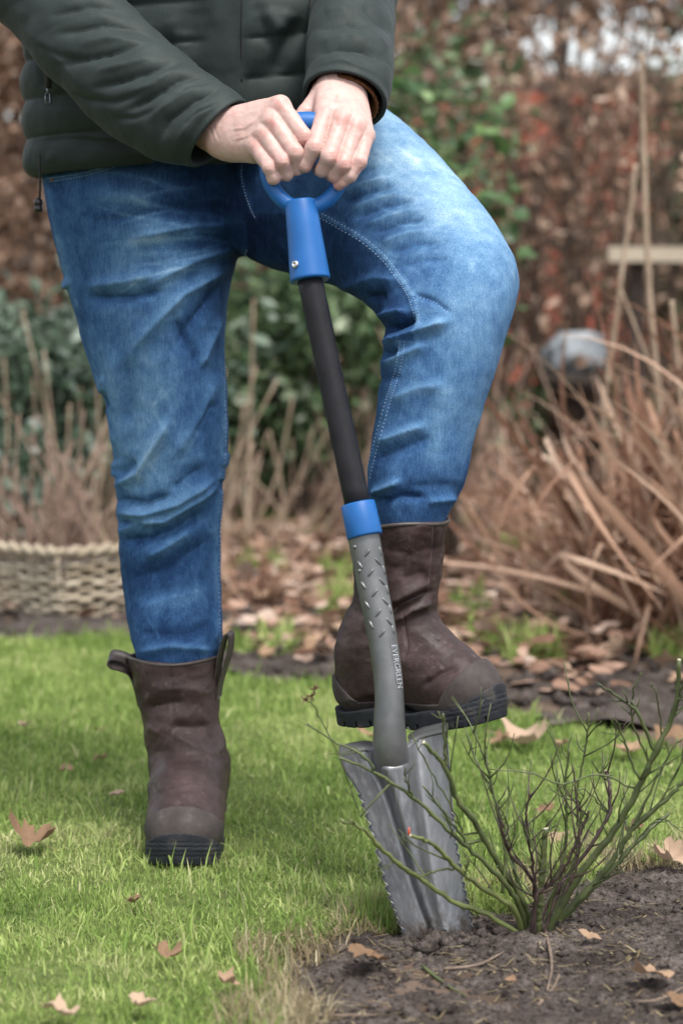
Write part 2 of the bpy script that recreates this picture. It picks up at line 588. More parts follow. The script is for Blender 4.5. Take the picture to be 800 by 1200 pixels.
# grass tufts that have seeded into the soil of bed and border
def tuft_test(centres, rad):
    def t(x, y):
        r = np.zeros(x.shape, bool)
        for cx, cy in centres: r |= np.hypot(x - cx, (y - cy) * 0.8) < rad
        return r
    return t
cs = [tuple(G(px, py)[:2]) for px, py in ((700, 1002), (725, 1000), (660, 1030), (760, 1005), (455, 1085), (575, 1068))]
V, F, a = blades(42000, (-0.1, 0.6), (2.9, 3.4), tuft_test(cs, 0.045), 0.02, 0.055, 0.0012, 27, edge_long=False)
tag(link('tuft_grass', new_mesh('tuft_grass', V, F, True, {'rnd': a}), M_GRASS), 'grass seeded along the edge of the rose bed', 'grass', kind='stuff')
rg = np.random.default_rng(5)
cs = [(rg.uniform(-1.0, 1.0), rg.uniform(5.2, 8.0)) for _ in range(30)]
V, F, a = blades(60000, (-1.1, 1.1), (5.1, 8.2), lambda x, y: tuft_test(cs, 0.075)(x, y) & (y > lawn_back(x)), 0.03, 0.09, 0.0028, 28, edge_long=False)
tag(link('border_weeds', new_mesh('border_weeds', V, F, True, {'rnd': a}), M_GRASS), 'green weeds growing through the leaf litter', 'weeds', kind='stuff')

# dead straw fringe where the turf meets the bed, and scattered plant bits on the bed
M_STRAWBLADE = leafy('dead_grass', [(0.0, (0.12, 0.09, 0.05)), (0.5, (0.27, 0.22, 0.13)), (1.0, (0.45, 0.40, 0.27))], 0.8, 0.2, nscale=8)
V, F, a = blades(90000, (-0.25, 1.0), (2.4, 3.6), lambda x, y: edge_dist(x, y, BED_POLY) < 0.05 * (0.3 + np.abs(np.sin(x * 17) + np.sin(y * 23)) / 1.4), 0.015, 0.05, 0.0010, 33, lean=1.5, edge_long=False)
tag(link('straw_fringe', new_mesh('straw_fringe', V, F, True, {'rnd': np.clip(a + .1, 0, 1)}), M_STRAWBLADE), 'dead straw fringe along the edge of the rose bed', 'dead grass', kind='stuff')
V, F, a = blades(2600, (-0.2, 0.9), (2.45, 3.4), lambda x, y: in_poly(x, y, BED_POLY) & (fbm(np.stack([x, y, 0 * x], 1), 9, 2, 3) > -0.1), 0.008, 0.028, 0.0013, 34, lean=0.4, edge_long=False)
Vr = V.reshape(-1, 5, 3); b0 = Vr[:, :1].copy(); th = np.random.default_rng(3).uniform(0, 6.28, len(Vr)); L = (Vr - b0)
ln = np.linalg.norm(L[:, 4], axis=1)
dirn = np.stack([np.cos(th), np.sin(th), 0.15 * np.sin(th * 7)], 1); sd_ = np.stack([-np.sin(th), np.cos(th), 0 * th], 1)
b0[:, 0, 2] = soil_height(b0[:, 0]) + 0.003
w_ = 0.0011
Vr = np.stack([b0[:, 0] - sd_ * w_, b0[:, 0] + sd_ * w_, b0[:, 0] + dirn * (ln * .5)[:, None] - sd_ * w_, b0[:, 0] + dirn * (ln * .5)[:, None] + sd_ * w_, b0[:, 0] + dirn * ln[:, None]], 1)
tag(link('bed_debris', new_mesh('bed_debris', Vr.reshape(-1, 3), F, False, {'rnd': np.repeat(np.random.default_rng(4).random(len(Vr)) ** 2 * .7, 5)}), M_STRAWBLADE), 'broken bits of stalk strewn over the rose bed', 'plant bits', kind='stuff')
# ================================================================== spade
M_STEEL = plain('painted_steel', [(0.3, (0.095, 0.098, 0.099)), (0.55, (0.13, 0.133, 0.134)), (0.8, (0.18, 0.183, 0.184))], 25, 0.38, 0.25, 0.0006, metallic=0.55, bscale=700)
M_BLADE = plain('scratched_steel', [(0.25, (0.075, 0.077, 0.082)), (0.5, (0.125, 0.128, 0.134)), (0.8, (0.22, 0.223, 0.230))], 18, 0.36, 0.25, 0.0005, metallic=0.6, bscale=500, vec=(1, 1, 0.25))
nt = M_BLADE.node_tree; b = nt.nodes['Principled BSDF']
_src = b.inputs['Base Color'].links[0].from_socket
scr = noise(nt, 25, 4, 0.6, None, (6, 6, .35))
_c = mixc(nt, ramp(nt, [(0.48, (0, 0, 0)), (0.80, (.55, .55, .55))], scr), _src, (0.34, 0.34, 0.35))
_tc = nt.nodes.new('ShaderNodeTexCoord'); _sx = nt.nodes.new('ShaderNodeSeparateXYZ'); nt.links.new(_tc.outputs['Object'], _sx.inputs[0])
_ml = nt.nodes.new('ShaderNodeMath'); _ml.operation = 'MULTIPLY_ADD'; nt.links.new(noise(nt, 45, 5, .7), _ml.inputs[0]); _ml.inputs[1].default_value = .16
nt.links.new(_sx.outputs['Z'], _ml.inputs[2])
_mud = ramp(nt, [(0.085, (1, 1, 1)), (0.115, (0, 0, 0))], _ml.outputs[0])
nt.links.new(mixc(nt, _mud, _c, (0.075, 0.062, 0.055)), b.inputs['Base Color'])
nt.links.new(mixc(nt, _mud, (.36, .36, .36), (.9, .9, .9)), b.inputs['Roughness'])
M_BLUE = plain('blue_plastic', [(0.3, (0.009, 0.085, 0.27)), (0.7, (0.013, 0.105, 0.33))], 30, 0.42, 0.2, 0.0003, bscale=900, spec=.3)
M_SHAFT = plain('black_lacquer', [(0.3, (0.010, 0.010, 0.012)), (0.7, (0.018, 0.018, 0.021))], 30, 0.42, 0.2, 0.0003, bscale=900, spec=.14)
M_BOLT = plain('zinc', [(0.3, (0.5, 0.5, 0.5)), (0.7, (0.65, 0.65, 0.66))], 90, 0.28, 0.1, 0.0002, metallic=0.9)

def SY(py):                       # depth of the spade along its length
    return 2.988 + (1105 - py) / 965.0 * 0.250

def BYD(py):                      # depth of the blade, set back a little behind the socket
    return 2.991 + (1105 - py) / 965.0 * 0.36

SP_BASE = P(515, 1105, SY(1105))
spade = thing('spade', (SP_BASE[0], SP_BASE[1], 0.0), 'steel digging spade with black shaft and blue D handle stuck in the soil', 'spade')

M_LETTER = plain('worn_lettering', [(0.3, (0.30, 0.31, 0.32)), (0.7, (0.40, 0.41, 0.42))], 300, 0.42, 0.2, 0.0003, metallic=0.5)
# shaft with its two blue sleeves
a = P(361, 318, SY(318)); b_ = P(420, 596, SY(596))
part('shaft', lathe(a, b_, [(0, .011), (0, .0164)] + [(k / 12, .0165 + .0004 * k / 12) for k in range(13)] + [(1, .011)], 32), M_SHAFT, spade)
a = P(352, 236, SY(236)); b_ = P(363.5, 329, SY(329))
grip = part('handle_collar', lathe(a, b_, [(0, .016), (0.005, .0205), (0.03, .0215), (0.35, .0225), (0.96, .0265), (0.985, .0268), (1.0, .0255), (1.0, .019)], 32), M_BLUE, spade)
collar_VF = lathe(a, b_, [(0, .0205), (1.0, .0268)], 32)
a = P(419, 590, SY(590)); b_ = P(427.5, 629, SY(629))
part('lower_collar', lathe(a, b_, [(0, .016), (0, .0215), (0.04, .0225), (0.95, .0232), (1.0, .0226), (1.0, .018)], 32), M_BLUE, spade)

# D grip: closed tube loop
loop_px = [(352, 243), (339, 240), (325, 228), (316, 212), (313, 195), (316, 176), (325, 158), (340, 147), (358, 144), (378, 147), (391, 158), (399, 176), (400, 195), (397, 214), (388, 230), (372, 241)]
lp = np.array([P(x, y, SY(236) + 0.018 * (236 - y) / 90) for x, y in loop_px])
lp = np.vstack([lp, lp[:1]])
n_ = 90
dense = np.vstack([spline(np.vstack([lp[-3:-1], lp, lp[1:3]]), 19 * 6 + 1)])
cut = dense[12:-12]
rad = np.array([0.0105 + 0.0045 * np.clip((p[2] - P(358, 195, SY(195))[2]) / 0.04, 0, 1) for p in cut])
part('grip', tube(cut, rad, 14), M_BLUE, spade)
cbvh = bvh_of(*collar_VF)
p, nrm = hit(cbvh, 346.5, 310)
bolt = part('bolt', lathe(p - nrm * 0.002, p + nrm * 0.0035, [(0, .0045), (0.5, .0052), (0.7, .0052), (1.0, .0040), (1.0, .0022), (0.55, .0020)], 14), M_BOLT, spade)

# socket (swan neck) running down into the blade
sock_px = [(424.5, 622), (430, 650), (437, 690), (444, 725), (450, 760), (454, 790), (456, 820), (456, 850), (457, 878), (459, 896), (462, 915), (465, 935)]
sock_r = [.0212, .0205, .0198, .0192, .0187, .0185, .0188, .0205, .0225, .0235, .0200, .0120]
sp_ = np.array([P(x, y, SY(y) + np.interp(y, [0, 800, 850, 878, 896, 915, 935], [.004, .004, .008, .016, .028, .050, .075])) for x, y in sock_px])
path = spline(sp_, 64); rr = np.interp(np.linspace(0, 1, 64), np.linspace(0, 1, len(sock_r)), sock_r)
flat = 1.0
socket_VF = tube(path, rr, 28)
socket = part('socket', socket_VF, M_STEEL, spade)
sb = bvh_of(*socket_VF)

def lozenge(p, n, d, L, W, H):
    t = d - n * (d @ n); t /= np.linalg.norm(t); s = np.cross(n, t)
    V = []; rings = 5; seg = 10
    for i in range(rings):
        f = i / (rings - 1) * math.pi / 2
        for k in range(seg):
            an = 2 * math.pi * k / seg
            V.append(p - n * 0.0006 + t * L * math.cos(f) * math.cos(an) + s * W * math.cos(f) * math.sin(an) + n * H * math.sin(f))
    F = [[i * seg + k, i * seg + (k + 1) % seg, (i + 1) * seg + (k + 1) % seg, (i + 1) * seg + k] for i in range(rings - 1) for k in range(seg)]
    return np.array(V), F

marks = [((430, 648), 1), ((434, 671), 1), ((438.5, 695), 1), ((443, 718), 1), ((447.5, 742), 1),
         ((442.5, 658), -1), ((447, 681), -1), ((451, 704.5), -1), ((455.5, 728), -1),
         ((421.5, 662), -1), ((425.5, 686), -1), ((430, 709), -1), ((434.5, 732), -1),
         ((445.5, 646), 2), ((449.6, 668), 2), ((453.6, 691), 2), ((457.2, 714), 2), ((460.6, 738), 2)]
for (x, y), s in marks:
    p, n = hit(sb, x, y)
    if p is None:
        continue
    d = {1: P(x + 6, y - 9, 3.1) - P(x, y, 3.1), -1: P(x + 7, y + 7, 3.1) - P(x, y, 3.1), 2: P(x + 1, y - 9, 3.1) - P(x, y, 3.1)}[s]
    part('raised_bar', lozenge(p, n, d, .0070, .0023, .0024), M_STEEL, socket)
for x, y in ((415.5, 641), (421, 669)):
    p, n = hit(sb, x, y)
    part('rivet', lozenge(p, n, np.array([0.3, 0, 1.0]), .0032, .0030, .0030), M_STEEL, socket)

# raised lettering, reading down the right side of the socket
cu = bpy.data.curves.new('lettering', 'FONT'); cu.body = 'EVERGREEN'; cu.size = 1.0; cu.align_x = 'LEFT'; cu.resolution_u = 2
to = bpy.data.objects.new('lettering_curve', cu); COL.objects.link(to)
tm = bpy.data.meshes.new_from_object(to.evaluated_get(bpy.context.evaluated_depsgraph_get()))
tv = np.array([v.co for v in tm.vertices]); tf = [list(p.vertices) for p in tm.polygons]
bpy.data.objects.remove(to)
tv[:, 0] /= tv[:, 0].max(); tv[:, 1] /= tv[:, 1].max()
Vt = []
for u, v, _ in tv:
    x = 457.6 + u * 7.8 + v * 5.6; y = 756 + u * 51 - v * 0.9
    p, n = hit(sb, x, y)
    if p is None: p, n = Vt[-1], np.zeros(3)
    Vt.append(p + n * 0.0015)
nT = len(Vt)
Vt2 = Vt + [v + np.array([0.0, 0.0018, 0]) for v in Vt]
edges = {}
for f in tf:
    for i in range(len(f)):
        k = (f[i], f[(i + 1) % len(f)])
        edges[k] = edges.get(k, 0) + 1
tf2 = list(tf) + [[i + nT, j + nT, j, i] for (i, j) in edges if (j, i) not in edges]
part('lettering', (np.array(Vt2), tf2), M_LETTER, socket, smooth=False, label='raised maker lettering reading down the socket')

# blade: sheet between its two edges, swaged centre, folded treads, saw teeth
Ledge = spline([(397, 886), (406, 905), (421, 930), (437, 978), (452, 1035), (466, 1075), (481, 1112), (486, 1125)], 110)
Redge = spline([(523, 858), (525, 890), (528, 930), (533, 975), (540, 1020), (548, 1060), (556, 1098), (558, 1112)], 110)
NU = 61
Vb = []
for j in range(110):
    l, r = Ledge[j], Redge[j]
    v = j / 109
    for i in range(NU):
        u = i / (NU - 1)
        x = l[0] * (1 - u) + r[0] * u; y = l[1] * (1 - u) + r[1] * u
        if j == 0: y += 16 * math.exp(-((u - .5) / .16) ** 2)
        Y = BYD(y)
        c = u - 0.5
        Y += -0.030 * (abs(c) * 2) ** 2 * (0.9 - 0.4 * v) + 0.016             # dished: the edges come forward
        wv = .185 * (1 - v) + .035 * v                                        # raised spine flowing out of the socket
        Y -= (.0425 * (1 - v) ** 1.1 * min(1, .45 + v * 3.6) + .004) / (1 + math.exp((abs(c + .022 + .025 * v) - wv) / (.030 - .014 * v)))
        Y += 0.016 * (c * 1.2)                                                 # the blade is turned a little
        if i in (0,) and 30 < j < 108:
            x += 1.9 * (j % 4) - 2.4
        if i == NU - 1 and 36 < j < 108:
            x -= 1.4 * (j % 4) - 1.6
        Vb.append(P(x, y, Y))
Vb = np.array(Vb)
Fb = np.array([[j * NU + i, j * NU + i + 1, (j + 1) * NU + i + 1, (j + 1) * NU + i] for j in range(109) for i in range(NU - 1)])
def thick(V, F, t, d):
    V = np.asarray(V); d = np.array(d, float)
    N = normals(V, F) if F.shape[1] == 4 else np.tile(d, (len(V), 1))
    sgn = np.sign((N @ d).mean()) or 1
    n = len(V); V2 = np.vstack([V, V + N * sgn * t])
    ed = {}
    for f in F.tolist():
        for i in range(len(f)):
            ed[(f[i], f[(i + 1) % len(f)])] = 1
    side = [[a_, b2, b2 + n, a_ + n] for (a_, b2) in ed if (b2, a_) not in ed]
    return V2, F.tolist() + [[q + n for q in f][::-1] for f in F.tolist()] + side
part('blade', thick(Vb, Fb, 0.0024, (0, 1, 0)), M_BLADE, spade)
# folded foot treads on both shoulders
for lo_, hi_ in ((0, 19), (39, 60)):
    top = Vb[lo_:hi_ + 1]
    rows = []
    for k, (dy, dz) in enumerate(((0.0015, 0.0005), (0.003, 0.003), (0.010, 0.0052), (0.030, 0.005), (0.056, 0.003), (0.062, -0.002))):
        w = 1.0
        rows.append(top + np.array([0, dy, dz]))
    Vt_ = np.concatenate(rows); m_ = len(top)
    Ft_ = np.array([[r * m_ + i, r * m_ + i + 1, (r + 1) * m_ + i + 1, (r + 1) * m_ + i] for r in range(len(rows) - 1) for i in range(m_ - 1)])
    part('tread', thick(Vt_, Ft_, 0.0022, (0, 0, -1)), M_STEEL, spade)
# ================================================================== the person
PB = np.array([P(215, 1015, 3.52)[0], 3.52, 0.0])
person = thing('person', PB, 'person in dark green padded jacket, blue jeans and brown boots, one boot on the spade', 'person')

def remesh_union(vfs, h):
    V, F = merge(*vfs)
    me = new_mesh('tmp', V, F)
    o = bpy.data.objects.new('tmp', me); COL.objects.link(o)
    md = o.modifiers.new('r', 'REMESH'); md.mode = 'VOXEL'; md.voxel_size = h; md.adaptivity = 0
    ev = o.evaluated_get(bpy.context.evaluated_depsgraph_get())
    m2 = bpy.data.meshes.new_from_object(ev)
    V = np.zeros(len(m2.vertices) * 3, np.float32); m2.vertices.foreach_get('co', V)
    Fq = np.array([list(p.vertices) for p in m2.polygons if len(p.vertices) == 4])
    bpy.data.objects.remove(o); bpy.data.meshes.remove(me); bpy.data.meshes.remove(m2)
    return V.reshape(-1, 3).astype(float), Fq

def loft(rings, nr, seg, power=2.2, close=True, power_list=None):
    """rings: (A, B, depth_radius): silhouette points A (left/low) and B (right/high) in space and the half depth"""
    A = spline([r[0] for r in rings], nr); B = spline([r[1] for r in rings], nr)
    D = np.interp(np.linspace(0, 1, nr), np.linspace(0, 1, len(rings)), [r[2] for r in rings])
    C = (A + B) / 2; T = np.gradient(C, axis=0); T /= np.linalg.norm(T, axis=1)[:, None] + 1e-12
    V = np.zeros((nr, seg, 3)); an = np.linspace(0, 2 * np.pi, seg, endpoint=False)
    e = 2.0 / power
    cx = np.sign(np.cos(an)) * np.abs(np.cos(an)) ** e; sx = np.sign(np.sin(an)) * np.abs(np.sin(an)) ** e
    for i in range(nr):
        a = (B[i] - A[i]) / 2
        b = np.cross(T[i], a); b /= np.linalg.norm(b) + 1e-12
        if b[1] > 0: b = -b                       # sin>0 faces the camera
        V[i] = C[i] + np.outer(cx, a) + np.outer(sx, b * D[i])
    i, j = np.meshgrid(np.arange(nr - 1), np.arange(seg), indexing='ij')
    p = (i * seg + j).ravel(); q = (i * seg + (j + 1) % seg).ravel()
    F = np.stack([p, q, q + seg, p + seg], 1)
    return V.reshape(-1, 3), F, (C, T)

def capped(V, F, seg, nr):
    return V, F.tolist() + [list(range(seg))[::-1], [(nr - 1) * seg + k for k in range(seg)]]

def pr(a, b, Y, d, Yb=None):
    return (P(a[0], a[1], Y), P(b[0], b[1], Y if Yb is None else Yb), d)

# ------------------------------------------------------------------ jeans
stand = [pr((52, 150), (300, 150), 3.64, .115), pr((50, 205), (292, 205), 3.64, .118), pr((57, 255), (291, 255), 3.64, .115),
         pr((68, 300), (277, 300), 3.64, .110), pr((82, 350), (268, 350), 3.635, .104), pr((97, 400), (264, 400), 3.63, .098),
         pr((113, 450), (265, 450), 3.625, .090), pr((129, 500), (267, 500), 3.62, .082), pr((135, 545), (265, 545), 3.615, .076),
         pr((138, 600), (261, 600), 3.61, .070), pr((140, 650), (259, 650), 3.61, .069), pr((145, 700), (260, 700), 3.605, .067),
         pr((152, 745), (261, 745), 3.575, .060), pr((160, 772), (256, 768), 3.565, .055), pr((176, 830), (244, 830), 3.56, .040)]
raised = [pr((250, 255), (290, 95), 3.66, .10), pr((285, 297), (400, 100), 3.61, .105), pr((333, 318), (452, 128), 3.54, .100),
          pr((385, 331), (500, 168), 3.465, .094), pr((424, 352), (548, 222), 3.385, .088), pr((446, 374), (587, 272), 3.32, .082),
          pr((452, 389), (606, 318), 3.275, .078), pr((449, 407), (602, 362), 3.255, .076), pr((446, 438), (588, 412), 3.245, .073),
          pr((440, 480), (571, 465), 3.24, .070), pr((433, 530), (556, 515), 3.235, .066), pr((431, 575), (543, 565), 3.228, .060),
          pr((438, 592), (530, 589), 3.222, .052), pr((450, 640), (508, 640), 3.22, .040)]
V1, F1, _ = loft(stand, 120, 64, 2.25); V2, F2, _ = loft(raised, 120, 64, 2.2)
pelvis = [pr((58, 120), (395, 120), 3.66, .11), pr((52, 180), (400, 180), 3.66, .12), pr((62, 235), (375, 235), 3.66, .115), pr((120, 280), (330, 275), 3.66, .09), pr((200, 305), (290, 300), 3.66, .04)]
V3, F3, _ = loft(pelvis, 30, 64, 2.3)
JV, JF = remesh_union([capped(V1, F1, 64, 120), capped(V2, F2, 64, 120), capped(V3, F3, 64, 30)], 0.0027)
JV = smooth_mesh(JV, JF, 14, 0.5)

px, py = proj(JV); N = normals(JV, JF); fc = facing(JV, N)
disp = np.zeros(len(JV))
JFOLDS = [  # polyline, width px, height m
    # knee of the standing leg
    ([(133, 572), (162, 556), (185, 517), (200, 490)], 8, .0065), ([(137, 601), (171, 603), (208, 591), (253, 560)], 6.5, .0075),
    ([(139, 625), (157, 614), (194, 611), (233, 586), (258, 566)], 6, .0060), ([(171, 655), (199, 638), (225, 620)], 9, .0050),
    ([(138, 586), (171, 590), (200, 580)], 6, -.0075), ([(140, 613), (172, 614)], 4, -.0040), ([(140, 634), (179, 631), (205, 622), (240, 600)], 7, -.0060),
    ([(138, 558), (160, 540)], 8, -.0050), ([(200, 575), (240, 545)], 9, -.0035), ([(150, 680), (200, 665), (250, 630)], 12, -.0030),
    ([(134, 540), (136, 560)], 6, .005), ([(132, 585), (134, 592)], 4, -.005), ([(262, 562), (259, 575)], 5, -.005), ([(266, 530), (266, 548)], 6, .004),
    ([(160, 715), (210, 700), (250, 690)], 12, .0022), ([(165, 740), (215, 745), (250, 730)], 9, -.0022), ([(160, 765), (200, 757), (255, 762)], 6, .0030),
    # thigh of the standing leg: drag lines from the fly and a fold at the pocket
    ([(104, 350), (155, 349), (192, 340)], 7, -.0055), ([(100, 336), (148, 330), (180, 322)], 8, .0045), ([(285, 287), (230, 305), (175, 333)], 9, .0035),
    ([(285, 262), (220, 266), (150, 280)], 10, .0030), ([(272, 312), (215, 345), (170, 392), (150, 420)], 9, .0040), ([(262, 330), (225, 375), (205, 410)], 8, -.0030),
    ([(258, 372), (245, 405), (234, 432)], 7, .0038), ([(205, 374), (232, 430)], 8, -.0030), ([(134, 410), (134, 470), (138, 535)], 8, .0050), ([(150, 420), (150, 500)], 12, -.0035),
    ([(255, 440), (235, 490), (200, 540)], 10, .0030), ([(250, 470), (228, 510)], 9, -.0025), ([(280, 240), (200, 245), (110, 262)], 9, -.0022), ([(110, 230), (180, 232)], 10, .002),
    ([(72, 330), (80, 338)], 6, .006), ([(115, 460), (128, 480)], 7, -.006), ([(122, 440), (118, 470)], 6, .003),
    # raised thigh: short pulls above the inner seam
    ([(398, 238), (430, 226), (462, 218)], 5, -.0032), ([(396, 228), (430, 215), (460, 208)], 5, .0030), ([(415, 256), (450, 242), (482, 236)], 5, -.0034),
    ([(408, 247), (445, 233), (475, 226)], 5, .0028), ([(436, 274), (468, 262), (500, 257)], 5, -.0034), ([(428, 265), (462, 252), (494, 246)], 5, .0028),
    ([(455, 296), (485, 285), (515, 284)], 5, -.0030), ([(447, 285), (478, 274), (508, 270)], 5, .0026), ([(466, 313), (495, 304), (525, 304)], 5, -.0024),
    ([(405, 205), (440, 196)], 6, -.0025), ([(430, 180), (470, 178), (500, 186)], 9, .0016), ([(470, 240), (520, 245), (560, 262)], 12, .0018),
    ([(484, 344), (508, 352), (527, 366)], 3, -.0024),
    # hollow of the raised knee
    ([(446, 371), (462, 369), (478, 365)], 6, .0080), ([(450, 386), (468, 380), (486, 372)], 5, -.0110), ([(447, 402), (470, 396), (492, 388), (528, 376)], 7, .0070),
    ([(448, 416), (468, 412)], 5, -.0060), ([(446, 428), (470, 418), (500, 404)], 7, .0035), ([(440, 445), (470, 440)], 7, -.0030), ([(430, 350), (452, 344)], 6, -.005), ([(395, 338), (440, 326), (470, 330)], 9, .0030),
    # lower part of the raised leg
    ([(440, 520), (470, 508), (500, 498)], 8, .0032), ([(436, 540), (470, 526), (505, 512)], 9, -.0026), ([(434, 578), (452, 571), (470, 563)], 5, .0045),
    ([(440, 590), (470, 580), (500, 583)], 5, -.0035), ([(500, 588), (535, 584)], 5, .0030), ([(520, 440), (512, 500), (508, 560)], 10, .0016),
    ([(455, 470), (490, 455), (520, 452)], 9, .0020)]
for pts, w, a in JFOLDS:
    d_, t_ = poly_dist(px, py, pts)
    pr_ = (0.45 * np.exp(-(d_ / w) ** 2) + 0.65 * np.exp(-d_ / (w * .55))) * np.clip(np.minimum(t_, 1 - t_) * 5 + 0.12, 0, 1)
    disp += (1.35 if pts[0][0] > 390 and pts[0][1] < 330 else 1.9) * a * pr_
JV0 = JV.copy()
dd_ = np.array([0, 0, CAM_H]) - JV; dd_ /= np.linalg.norm(dd_, axis=1)[:, None]
disp = disp * np.clip((N * dd_).sum(1) * 1.5 + .55, 0, 1) + 0.0022 * fbm(JV, 14, 3, 61) * 0.8 + 0.0006 * fbm(JV, 60, 2, 62)
# seams stand up from the cloth
SEAM_RAISED = [(368, 250), (385, 258), (402, 268), (421, 279), (439, 293), (453, 307), (464, 322), (473, 334), (480, 346), (485, 360), (489, 376)]
SEAM_RAISED2 = [(471, 400), (469, 415), (465, 435), (460, 452), (455, 468), (448, 492), (441, 517), (435, 540), (430, 562)]
SEAM_STAND = [(287, 292), (280, 312), (271, 340), (265.5, 370), (262.5, 400), (261, 430), (261, 460), (262, 500), (261, 540), (258, 575), (256, 610), (254.5, 650), (254, 690), (255, 730), (256, 762)]
SEAM_SIDE = [(58, 222), (62, 250), (70, 290), (78, 322), (90, 360)]
FLY = [(284, 190), (283, 205), (287, 225), (293, 243), (299, 256)]
POCKET = [(57, 209), (72, 207), (95, 203), (118, 197), (138, 190)]
for s_, w in ((SEAM_RAISED, 4.5), (SEAM_RAISED2, 4.5), (SEAM_STAND, 3.5), (FLY, 4), (POCKET, 3.5), (SEAM_SIDE, 3)):
    disp += 0.0016 * stroke(px, py, s_, w, False) * fc
rip = np.sin(poly_dist(px, py, SEAM_RAISED)[1] * 130)
disp += 0.0006 * rip * stroke(px, py, SEAM_RAISED, 5, False) * fc
JV = JV + N * disp[:, None]

# denim wash, plus thigh highlight, underside shade and fold shadows painted into the colour
fade_shade = np.full(len(JV), 0.375)
fade_shade -= 0.20 * np.exp(-(((px - 265) / 85) ** 2 + ((py - 250) / 80) ** 2))  # darker round the crotch
fade_shade -= 0.08 * np.clip((230 - py) / 40, 0, 1) * (px < 300)
fade_shade -= 0.06 * (px < 300) * np.clip((px - 215) / 60, 0, 1)
fade_shade += 0.27 * np.exp(-(((px - 168) / 52) ** 2 + ((py - 470) / 105) ** 2))
fade_shade += 0.16 * np.exp(-(((px - 150) / 70) ** 2 + ((py - 300) / 60) ** 2))
fade_shade += 0.14 * np.exp(-(((px - 185) / 45) ** 2 + ((py - 590) / 45) ** 2))
leg2 = (np.clip((px - 300) / 60, 0, 1)) * (py < 640)
d1, t1 = poly_dist(px, py, [(440, 140), (500, 195), (550, 255), (580, 320), (565, 400), (545, 470)])
fade_shade += leg2 * 0.40 * np.exp(-(d1 / 66) ** 2) * np.clip(1.3 - t1 * 0.85, 0, 1)  # worn thigh front, with the light on its top painted in as well
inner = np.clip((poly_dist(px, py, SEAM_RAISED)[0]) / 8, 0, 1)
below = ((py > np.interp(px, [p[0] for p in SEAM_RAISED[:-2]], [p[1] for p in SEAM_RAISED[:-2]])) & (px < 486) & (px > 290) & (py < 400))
fade_shade -= 0.16 * below  # shaded underside of the raised thigh, put into the colour
fade_shade -= 0.03 * np.clip((py - 620) / 100, 0, 1) * (px < 300)
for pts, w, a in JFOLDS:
    if a > 0: fade_shade += 0.16 * stroke(px, py, pts, w * 0.9) * fc * np.clip((0.78 - fade_shade) / .35, 0, 1)
    else: fade_shade -= 0.09 * stroke(px, py, pts, w) * fc  # shadow in the fold valleys, painted as darker denim
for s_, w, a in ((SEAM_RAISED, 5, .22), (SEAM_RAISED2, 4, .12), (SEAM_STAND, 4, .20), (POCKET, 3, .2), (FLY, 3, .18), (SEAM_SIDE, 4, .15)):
    fade_shade += a * stroke(px, py, s_, w, False) * (0.75 + 0.35 * vnoise(JV, 220, 71))
# whiskers: fine worn lines fanning out from the fly, and wear along the grain
rgw = np.random.default_rng(303)
for k in range(46):
    if k < 30:
        x0, y0 = rgw.uniform(200, 285), rgw.uniform(215, 330); ln_ = rgw.uniform(50, 130); an = R(rgw.uniform(165, 205)) + R((300 - y0) * -.22)
    else:
        x0, y0 = rgw.uniform(390, 470), rgw.uniform(165, 300); ln_ = rgw.uniform(30, 75); an = R(rgw.uniform(-32, -8))
    pts = [(x0 + math.cos(an) * ln_ * q, y0 - math.sin(an) * ln_ * q + 5 * math.sin(q * 3 + k)) for q in (0, .33, .66, 1)]
    fade_shade += rgw.uniform(.04, .13) * stroke(px, py, pts, rgw.uniform(1.3, 3.2)) * fc
for k in range(40):
    x0, y0 = rgw.uniform(140, 255), rgw.uniform(420, 760)
    pts = [(x0, y0), (x0 + rgw.normal(0, 12), y0 + rgw.normal(0, 14)), (x0 + rgw.normal(0, 20), y0 + rgw.normal(10, 22))]
    fade_shade += rgw.uniform(.03, .10) * stroke(px, py, pts, rgw.uniform(1.2, 2.6)) * fc
st_ = JV * np.array([1, 1, .22])
fade_shade += 0.085 * fbm(JV, 14, 4, 73) + 0.05 * fbm(st_, 70, 3, 75) + 0.045 * fbm(JV, 110, 2, 77)

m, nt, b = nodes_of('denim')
fa = attr(nt, 'fade_shade')
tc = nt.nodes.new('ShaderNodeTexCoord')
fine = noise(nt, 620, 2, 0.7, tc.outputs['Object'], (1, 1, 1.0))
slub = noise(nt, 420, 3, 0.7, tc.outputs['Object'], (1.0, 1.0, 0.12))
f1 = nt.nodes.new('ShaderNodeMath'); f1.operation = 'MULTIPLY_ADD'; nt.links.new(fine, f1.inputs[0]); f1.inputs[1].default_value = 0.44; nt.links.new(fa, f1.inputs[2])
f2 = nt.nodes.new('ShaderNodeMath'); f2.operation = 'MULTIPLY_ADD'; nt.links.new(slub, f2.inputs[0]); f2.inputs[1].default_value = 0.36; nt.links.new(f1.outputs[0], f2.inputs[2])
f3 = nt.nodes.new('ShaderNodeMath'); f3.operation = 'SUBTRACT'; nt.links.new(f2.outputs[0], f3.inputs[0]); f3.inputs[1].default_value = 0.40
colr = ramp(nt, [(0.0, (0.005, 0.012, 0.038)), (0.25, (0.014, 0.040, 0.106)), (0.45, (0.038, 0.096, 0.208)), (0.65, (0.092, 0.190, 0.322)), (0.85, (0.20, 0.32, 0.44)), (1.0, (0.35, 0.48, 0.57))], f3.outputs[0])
nt.links.new(colr, b.inputs['Base Color'])
b.inputs['Roughness'].default_value = 0.9; b.inputs['Specular IOR Level'].default_value = 0.08
bump(nt, b, fine, 0.5, 0.0008)
M_DENIM = m
